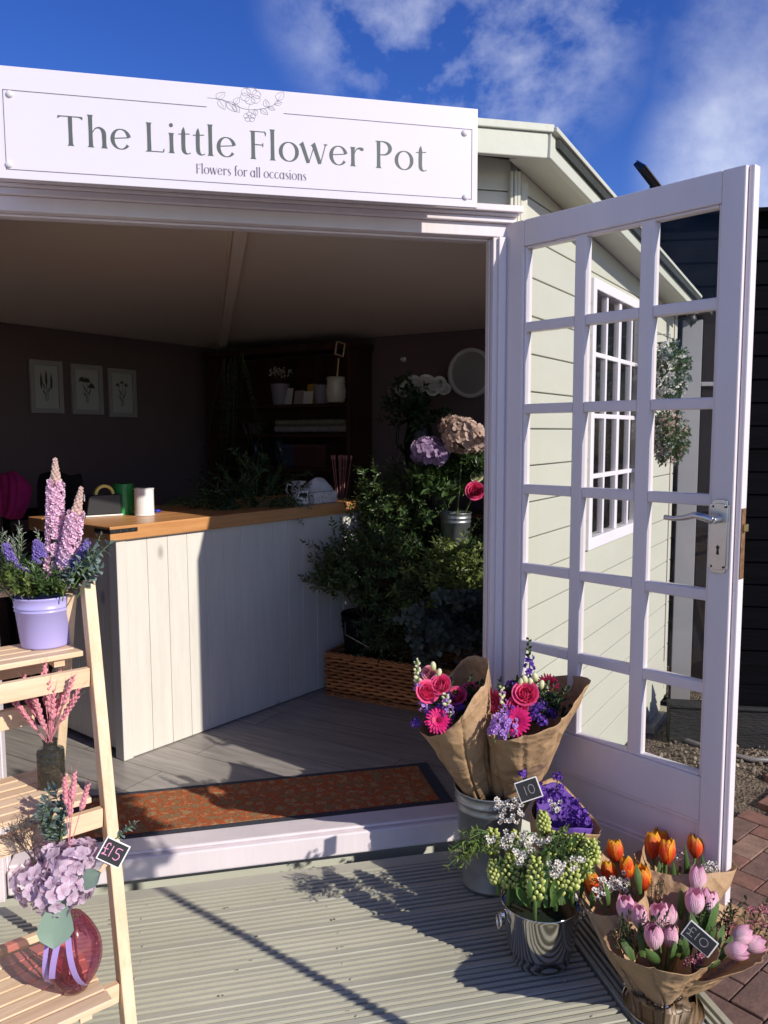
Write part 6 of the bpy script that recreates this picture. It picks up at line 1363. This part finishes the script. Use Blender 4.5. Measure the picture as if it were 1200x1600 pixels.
hb2 = 58 * k_; mb = MB(); mb.lathe(cw, [(0, 0), (rw * .9, 0), (rw, .004), (rw, hb2), (rw * .95, hb2 + .005), (rw * .55, hb2 + .008), (rw * .5, hb2 + .010), (rw * .5, hb2 + .024), (rw * .58, hb2 + .027), (rw * .5, hb2 + .027)], 36); mb.build('glass', pglass('smoked_glass', (.42, .42, .38), tint=((.05, .05, .04), .5, 70)), bt, smooth=True)
wh = thing('wheat_stems', cw + AZ * hb2, 'bunch of pink dyed wheat ears in the dark glass bottle', 'dried flowers')
def ear(p0, p1, parent, ln=.072):
    mb = MB(); ax = (p1 - p0); L_ = ax.length; n = ax / L_; nn, a, b = frame_of(n); s = p1 - n * ln
    mb.tube([p0, p0.lerp(s, .5) + rv(.001), s, p1], [.0009, .0009, .0009, .0006], 5)
    for k in range(22):
        t = k / 21; q = s + n * (ln * t * .95); sd = (a if k % 2 else -a) * .8 + b * (.6 if (k // 2) % 2 else -.6); mb.g = rnd.random(); d = (n + sd * .5).normalized(); mb.blob(q + d * .005, .0040 * (1 - .35 * t), d, 2.0, 6, 4)
        if k % 3 == 0: mb.tube([q + d * .006, q + d * .006 + (n + sd * .22) * rnd.uniform(.015, .03)], [.0004, .0002], 3, False)
    mb.build('wheat_ear', WHEAT, parent)
nk = cw + AZ * (hb2 + .02)
for x, y in ((70, 1040), (66, 1052), (38, 1058), (92, 1050), (115, 1056), (124, 1075), (15, 1088), (33, 1075), (48, 1072), (84, 1078), (100, 1072), (120, 1090), (28, 1100), (76, 1066), (56, 1100), (90, 1095)): ear(nk + rv(.004), at(x, y, depw + rnd.uniform(-.04, .04)), wh)

# pink egg vase with the paper hydrangea arrangement
cv = onz(108, 1560, .1075) + dv * .03; cv.z = .108; depv = (cv - CAM).dot(dv); kv = depv / FOC; rv_ = 46 * kv
va = thing('glass_vase', cv, 'round cranberry pink glass vase with lilac ribbons on the lowest shelf', 'vase')
Hh = 128 * kv; pf = [(0, .001), (rv_ * .45, .001)] + [(rv_ * (math.sin(math.pi * (.10 + .80 * (i / 16) ** .92)) ** .85), .002 + Hh * i / 16) for i in range(1, 17)]
pfi = [(max(0, r_ - .003), z_ + .002) for r_, z_ in reversed(pf)]
mb = MB(); mb.lathe(cv, pf, 48); mb.build('glass', pglass('cranberry_glass', (.88, .52, .60), rough=.01, tint=((.40, .06, .13), .10)), va, smooth=True)
for k in range(7):
    mb = MB(); mb.tube([cv + AZ * Hh, cv + V((rnd.uniform(-.5, .5) * rv_, rnd.uniform(-.5, .5) * rv_, .012))], .0022, 5); mb.build('stem', WOODY, va)
RIB = paint('lilac_ribbon', (.42, .30, .62), .35, .05, 30, .1, 80)
topc = cv + AZ * (Hh * .98)
for (x0, x1, y1) in ((78, 72, 1548), (97, 88, 1512), (112, 133, 1535)):
    mb = MB(); pr0 = None; w_ = .0062
    L0 = []
    for k in range(13):
        t = k / 12; x = x0 + (x1 - x0) * t; y = 1450 + (y1 - 1450) * t; u = (x - 106) * kv
        zc = (1560 - y) * kv; i = max(0.0, min(1, zc / Hh)); rr = rv_ * (math.sin(math.pi * (.10 + .80 * i ** .92)) ** .85) + .0025; u = max(-rr * .97, min(rr * .97, u)); q = cv + V((math.cos(YAW), -math.sin(YAW), 0)) * u - dv * math.sqrt(max(0, rr * rr - u * u)) + AZ * (zc)
        L0.append((mb.vert(q - V((math.cos(YAW), -math.sin(YAW), 0)) * w_), mb.vert(q + V((math.cos(YAW), -math.sin(YAW), 0)) * w_)))
    for a, b in zip(L0, L0[1:]): mb.face(a[0], a[1], b[1], b[0])
    mb.build('ribbon_tail', RIB, va, solid=.0006)
ha = thing('hydrangea_arrangement', topc, 'lilac paper hydrangea arrangement with wheat and eucalyptus in the pink vase', 'flowers')
for (x, y, dd, r_, nn_) in ((62, 1378, 0, 38, 42), (108, 1352, .0, 38, 42), (90, 1392, -.03, 36, 40), (128, 1335, .01, 22, 16), (120, 1385, -.01, 24, 18), (80, 1335, .03, 24, 16)): hydrangea(at(x, y, depv + dd), r_ * kv, nn_, HYD_L, ha, fr=.0155)
for a, b, w_ in (((92, 1398, -.05), (85, 1470, -.07), .070), ((118, 1385, -.02), (160, 1362, -.03), .040)):
    mb = MB(); mb.petal(at(a[0], a[1], depv + a[2]), at(b[0], b[1], depv + b[2]) - at(a[0], a[1], depv + a[2]), (CAM - at(90, 1420, depv)), (at(b[0], b[1], depv) - at(a[0], a[1], depv)).length, w_, .15, .1, 4, 6, .05); mb.build('broad_leaf', vcmat('felt_sage_leaf_%s' % ('a' if w_ > .05 else 'b'), [(0, (.20, .29, .22)), (1, (.24, .33, .26))], .02, .8, .1), ha, smooth=True)
for x, y in ((101, 1216), (116, 1210), (137, 1228), (110, 1235)): ear(at(108, 1330, depv), at(x, y, depv + .01), ha, .052)
mb = MB()
for k in range(8): sprig(mb, at(88 + rnd.uniform(-10, 12), 1325, depv + .03), V((rnd.uniform(-.25, .15), 0, 1)), rnd.uniform(.06, .13), .022, .015, 8, droop=.0, ang=60)
sprig(mb, at(168, 1322, depv + .03), V((.75, 0, .7)), .07, .014, .012, 6, droop=0, ang=55, start=.3)
mb.build('eucalyptus', [EUC, STEM], ha)
TW = vcmat('brown_twigs', [(0, (.07, .045, .04)), (1, (.10, .07, .065))], .2, .8, 0); mb = MB()
def twig(p, d, L_, lv):
    e = p + d * L_; mb.tube([p, p.lerp(e, .5) + rv(.0012), e], [.0011 * (lv + 1) / 3, .0009 * (lv + 1) / 3, .0006], 4, False)
    if lv: [twig(p.lerp(e, rnd.uniform(.35, 1)), (d + rv(.42)).normalized(), L_ * rnd.uniform(.4, .6), lv - 1) for _ in range(5 if lv > 1 else 4)]
for k in range(7): twig(at(60 + rnd.uniform(-12, 8), 1350, depv), V((rnd.uniform(-.8, -.05), 0, 1)).normalized(), .075, 2)
mb.build('twigs', TW, ha)
card((177, 1332), depv - .0, .052, .046, R(-33), 'chalkboard card reading £15 in pink, clipped by the hydrangeas', PND + ONE + FIVE, M['ink_pink'], stick=at(154, 1366, depv - .01))

# ------------------------------------------------------------------ flowers inside on the right
# white roses in a dark jug
pj = at(655, 690, 4.75)
jr_ = thing('dark_jug', V((pj.x, pj.y, 1.04)), 'tall black jug of white roses on the display stand', 'jug'); jb = V(jr_.location)
hj = at(655, 648, 4.75).z - 1.04
mb = MB(); mb.lathe(jb, [(0, 0), (.075, .001), (.085, .04), (.09, hj * .5), (.07, hj * .8), (.075, hj), (.065, hj), (.06, hj * .8), (.07, .05), (0, .03)], 28); mb.build('body', M['black'], jr_, smooth=True)
mb = MB(); mb.tube([jb + V((-.07, 0, hj * .9)), jb + V((-.13, -.01, hj * .8)), jb + V((-.14, -.01, hj * .45)), jb + V((-.085, 0, hj * .25))], .009, 8); mb.build('handle', M['black'], jr_, smooth=True)
wr = thing('white_rose_bunch', jb + AZ * hj, 'faded white roses with dark leaves in the black jug', 'flowers')
for x, y, r_ in ((648, 598, .036), (668, 594, .036), (686, 600, .034), (630, 610, .034), (660, 606, .03), (640, 602, .03), (694, 608, .03), (676, 608, .03)): rose(at(x, y, 4.7), tow(at(x, y, 4.7), .6), r_, WHT, wr)
bush('foliage', jb + AZ * (hj - .1), [(at(650, 622, 4.72), .12), (at(670, 630, 4.72), .12), (at(635, 638, 4.72), .1), (at(655, 645, 4.72), .1)], wr, [DKGREEN, STEM], 60, .12, .045, .02, 7)
# metal bucket with hydrangeas, glossy leaves, one pink rose
pm = at(712, 800, 4.0); zb_ = .79 if 0 else pm.z - .26
mbk = bucket('zinc_vase', V((pm.x, pm.y, zb_)), .062, .078, .26, M['zinc'], 'slim zinc bucket on the stand by the right door jamb', 'bucket'); 
hyd = thing('hydrangea_bunch', V((pm.x, pm.y, pm.z)), 'two real hydrangea heads, one blush and one lilac, with glossy leaves and a pink rose', 'flowers')
kk = 3.95 / FOC
hydrangea(at(724, 682, 3.95), 29 * kk, 70, HYD_P, hyd, fr=.028); hydrangea(at(709, 668, 4.05), 20 * kk, 40, HYD_P, hyd, fr=.026); hydrangea(at(741, 690, 4.0), 18 * kk, 30, HYD_P, hyd, fr=.026)
hydrangea(at(668, 704, 4.0), 23 * kk, 60, HYD_D, hyd, fr=.026, squash=.8); hydrangea(at(686, 712, 3.95), 13 * kk, 24, HYD_D, hyd, fr=.024)
rose(at(742, 767, 3.9), V((-.3, -.9, .2)), .036, PINKR, hyd); rose(at(745, 745, 3.95), V((-.3, -.7, .5)), .025, CREAMB, hyd)
bush('foliage', V((pm.x, pm.y, pm.z - .05)), [(at(700, 742, 4.02), .10), (at(725, 738, 4.02), .10), (at(690, 758, 4.02), .07), (at(735, 725, 4.0), .08), (at(680, 735, 4.0), .08)], hyd, [GREEN, STEM], 75, .13, .055, .024, 6)
mb = MB()
for x, y, z_ in ((724, 690, 3.95), (668, 715, 4.0), (742, 770, 3.9)): mb.tube([V((pm.x, pm.y, pm.z - .1)), at(x, y, z_)], .004, 5)
mb.build('stems', STEM, hyd)
# rear fill: chair and pink jacket at the left
p = at(95, 1000, 4.1); p.z = F; t = thing('black_chair', p, 'black wooden chair behind the counter at the left', 'chair')
Xc = V((.85, .5, 0)).normalized(); Yc = V((-Xc.y, Xc.x, 0))
rbox('seat', t, p, Xc, Yc, (-.21, -.2, .44), (.21, .2, .47), M['matteblack'], .008)
for a, b in ((-.2, -.19), (.17, -.19), (-.2, .16), (.17, .16)): rbox('leg', t, p, Xc, Yc, (a, b, .0), (a + .03, b + .03, .439 if b < 0 else .95), M['matteblack'], .003)
mb = MB()
for k in range(3): mb.box(p, Xc, Yc, AZ, (-.169, .162, .62 + .12 * k), (.169, .182, .68 + .12 * k))
mb.build('backrest', M['matteblack'], t, bevel=.004)
def cloth(name, rows, m, label, cat):
    mb = MB(); g = []; NS = 26
    for z_i, row in enumerate(rows):
        r_ = []
        for k in range(NS + 1):
            f = k / NS * (len(row) - 1); i = min(len(row) - 2, int(f)); tt = f - i; a, b = at(*row[i]), at(*row[i + 1]); q = a.lerp(b, tt) + dv * (.03 * noise.noise(V((k * .45, z_i * .35, 3)))); r_.append(mb.vert(q, z_i / len(rows)))
        g.append(r_)
    for x, y in zip(g, g[1:]):
        for k in range(NS): mb.face(x[k], x[k + 1], y[k + 1], y[k])
    o = mb.build(name, m, None, smooth=True, solid=.012); o.modifiers.new('sub', 'SUBSURF').render_levels = 1; return tag(o, label, cat)
cloth('pink_jacket', [[(-40, 745, 3.9), (0, 740, 3.85), (22, 735, 3.85), (30, 742, 3.9)], [(-40, 760, 3.85), (0, 752, 3.8), (30, 750, 3.8), (48, 755, 3.85)], [(-40, 780, 3.85), (0, 775, 3.8), (28, 775, 3.78), (50, 765, 3.84)], [(-40, 800, 3.85), (0, 798, 3.8), (25, 800, 3.78), (43, 790, 3.84)], [(-35, 806, 3.87), (0, 806, 3.82), (16, 812, 3.8), (33, 812, 3.86)]], paint('magenta_fleece', (.42, .012, .14), .9, .2, 30, .6, 120), 'bright pink jacket hanging over a chair at the far left', 'jacket')
cloth('black_coat', [[(60, 740, 4.2), (85, 733, 4.15), (110, 742, 4.15), (128, 738, 4.2)], [(55, 770, 4.1), (85, 765, 4.05), (112, 770, 4.1), (132, 765, 4.15)], [(60, 820, 4.1), (90, 815, 4.05), (112, 820, 4.1), (130, 815, 4.15)], [(65, 900, 4.1), (90, 900, 4.05), (110, 900, 4.1), (125, 900, 4.15)]], paint('black_wool', (.012, .010, .012), .95, .2, 30, .4, 90), 'black coat draped over the black chair back', 'coat')

# ------------------------------------------------------------------ outside, at the right
# black boarded building
WB0 = V((1.2, 2.75, 0)); Xb = V((.93, -.37, 0)).normalized(); Nb = V((-Xb.y, Xb.x, 0)); Nb = -Nb if Nb.dot(CAM - WB0) < 0 else Nb
bb = thing('black_boarded_building', WB0, 'black painted weatherboard building close behind the summerhouse', 'building')
BKP = paint('black_stain', (.0035, .0035, .005), .85, .5, 5, .5, 40, (.3, .3, 3), bd=.006, spec=.06)  # black boards taken darker still, shade put into the colour
mb = MB(); z = G - .02
topz = on(1190, 337, Nb, Nb.dot(WB0)).z
while z < topz:
    za = min(z + .165, topz); mb.prism([(0, z), (.022, z), (.008, za), (0, za)], WB0, Nb, AZ, Xb, -1.0, 7.0); z += .155
mb.build('wall', BKP, bb, bevel=.002)
rbox('roof_edge', bb, WB0, Xb, Nb, (-1.02, -.02, topz + .001), (7, .10, topz + .03), BKP, .004)
rbox('roof', bb, WB0, Xb, Nb, (-1.0, -3.0, topz + .002), (7, -.021, topz + .04), bpy.data.materials['roof_felt'], 0)
pw = at(1078, 700, 4.62); o_ = V((pw.x, pw.y, 0)); Xw = V((.95, -.31, 0)).normalized(); Yw = V((-Xw.y, Xw.x, 0))
dfm = thing('door_frame', V((pw.x, pw.y, G)), 'grey white door frame, darkened for shade, with dark glazing beyond the end of the summerhouse', 'door frame')
GRYW = paint('shaded_grey_white', (.24, .235, .25), .5, .08, 2, .2, 30)  # grey-white darkened, the frame's shade is put into the colour
rbox('post', dfm, o_, Xw, Yw, (-.065, 0, G), (.05, .05, 1.88), GRYW, .004)
rbox('rail', dfm, o_, Xw, Yw, (.0505, .003, at(1100, 600, 4.62).z - .012), (.1795, .045, at(1100, 600, 4.62).z + .012), GRYW, .003); rbox('post', dfm, o_, Xw, Yw, (.18, 0.001, G), (.22, .049, 1.86), M['matteblack'], .003)
rbox('pane', dfm, o_, Xw, Yw, (.05, .03, G + .1), (.18, .035, 1.86), M['matteblack'], 0)

# black sleeper, bricks edging, hose, debris
p0 = onz(1045, 1150, G + .0); p1 = onz(1196, 1170, G); d_ = (p1 - p0).normalized()
SLP = paint('black_sleeper', (.014, .013, .013), .8, .5, 8, .8, 60, (.4, .4, 2), bd=.008)
q = onz(1150, 1166, G) ; X = V((.93, -.37, 0)).normalized(); Y = V((-X.y, X.x, 0))
slt = thing('timber_edging', q, 'low black timber edging with a ledge, between the soil and the black building', 'edging')
mb = MB(); mb.box(q, X, Y, AZ, (-.34, 0, -.02), (1.6, .08, .195)); mb.build('plinth', SLP, slt, bevel=.006)
mb = MB(); mb.box(q, X, Y, AZ, (-.34, -.012, .1955), (1.6, .09, .212)); mb.build('ledge', SLP, slt, bevel=.004)
for k in range(2): mb = MB(); mb.box(q, X, Y, AZ, (-.10, .02 + .006 * k, .2125 + .115 * k), (1.6, .045, .325 + .115 * k)); mb.build('board', BKP, slt, bevel=.003)
mb = MB(); pts = [onz(x, y, G + .016) for x, y in ((1040, 1146), (1070, 1156), (1100, 1166), (1140, 1178), (1175, 1187), (1215, 1188))]; mb.tube(pts, .013, 8); tag(mb.build('grey_pipe', paint('grey_pvc', (.20, .18, .17), .5, .3, 12, .1), smooth=True), 'grey pipe lying on the soil in front of the dark sleeper', 'pipe')
g = random.Random(8); stones = MB()
for k in range(240):
    x, y = g.uniform(1030, 1215), g.uniform(1130, 1215); p = onz(x, y, G + .008); stones.g = g.random(); stones.blob(p, g.uniform(.004, .014), V((g.gauss(0, 1), g.gauss(0, 1), .3)).normalized(), g.uniform(.5, 1), 6, 4)
tag(stones.build('gravel', vcmat('gravel_stones', [(0, (.16, .12, .09)), (1, (.26, .21, .16))], .5, .9, 0)), 'loose stones and grit scattered on the soil beside the summerhouse', 'gravel', kind='stuff')
mb = MB(); gg = random.Random(4)
for k in range(38):
    p = V((gg.uniform(-1.3, .0), gg.uniform(-1.2, -.2), D + .0015)); a = gg.uniform(0, 6.28); mb.leaf(p, V((math.cos(a), math.sin(a), .12)), AZ, gg.uniform(.004, .012), gg.uniform(.003, .006), -.2, .2)
tag(mb.build('leaf_litter', WOODY), 'tiny dry leaf bits and specks fallen on the grooved deck', 'leaf litter', kind='stuff')
# hanging bouquets on the side wall
for i, (cx_, cy_, rx, ry, lb) in enumerate(((1045, 585, 26, 48, 'upper of two cellophane wrapped pale bouquets hanging on the side wall'), (1044, 682, 26, 40, 'lower of two pale bouquets hanging on the side wall'))):
    dp = 3.80; c = at(cx_, cy_, dp); t = thing('hanging_bouquet', c, lb, 'bouquet', 'pale bouquets hung on the side wall'); k_ = dp / FOC
    mb = MB()
    for k in range(190):
        d = rv(1).normalized(); q = c + V((d.x * rx * k_, d.y * rx * k_ * .8, d.z * ry * k_)) * rnd.uniform(.45, .9); sprig(mb, q, d + V((0, 0, -.2)), .035, .018, .011, 5, wide=.5)
    mb.build('foliage', [EUC if 0 else GREEN, STEM], t)
    mb = MB()
    for k in range(95):
        d = rv(1).normalized(); d = (d + (CAM - c).normalized() * .6).normalized(); q = c + V((d.x * rx * k_, d.y * rx * k_ * .8, d.z * ry * k_)); 
        for j in range(6): mb.g = rnd.random(); a = rv(1).normalized(); mb.leaf(q, (d + a * .9), d, .019, .014, -.1, -.1, .6)
    mb.build('blossom', WHT if i == 0 else vcmat('blush_petals', [(0, (.55, .40, .30)), (1, (.74, .60, .56))], .2, .6, .3), t)
    mb = MB()
    for k in range(34):
        d = rv(1).normalized(); q = c + V((d.x * rx * k_, d.y * rx * k_ * .8, d.z * ry * k_)) * .85; sprig(mb, q, d, .035, .017, .014, 4, wide=.5)
    mb.build('eucalyptus', [EUC, STEM], t)
    mb = MB(); top = c + AZ * (ry * k_); mb.tube([top - AZ * .05, top + AZ * .04, top + AZ * .045 - SB * .16], .0025, 5); mb.build('hook', M['brushed'], t)
    if i == 0:
        mb = MB(); mb.lathe(c + AZ * (2 * k_), [(rx * k_ * 1.10, -.035), (rx * k_ * 1.16, 0), (rx * k_ * 1.10, .035)], 30); mb.build('ribbon_band', vcmat('clear_film_pink', [(0, (.6, .42, .42)), (1, (.7, .5, .5))], .1, .3, .2), t, smooth=True) if 0 else None

# clipped bay tree just outside the picture on the right: its stem and crown shade the deck
by = V((.20, -1.76, D)); ty = thing('bay_tree', by, 'potted bay tree with a thin bare stem and round leafy crown', 'tree')
mb = MB(); mb.tube([by + AZ * .25, by + V((.006, 0, .7)), by + V((-.004, 0, 1.36))], [.016, .015, .013], 8); mb.build('trunk', WOODY, ty, smooth=True)
mb = MB(); mb.lathe(by + AZ * .001, [(0, 0), (.09, 0), (.12, .26), (.13, .26), (.13, .28), (.11, .28), (.105, .22), (0, .22)], 30); mb.build('pot', M['zinc'], ty, smooth=True)
bush('crown', by + AZ * 1.1, [(by + V((.0, 0, 1.44)), .12), (by + V((.05, .03, 1.52)), .10), (by + V((-.05, -.02, 1.38)), .10), (by + V((-.02, .04, 1.60)), .08)], ty, [GREEN, WOODY], 260, .09, .05, .024, 7)
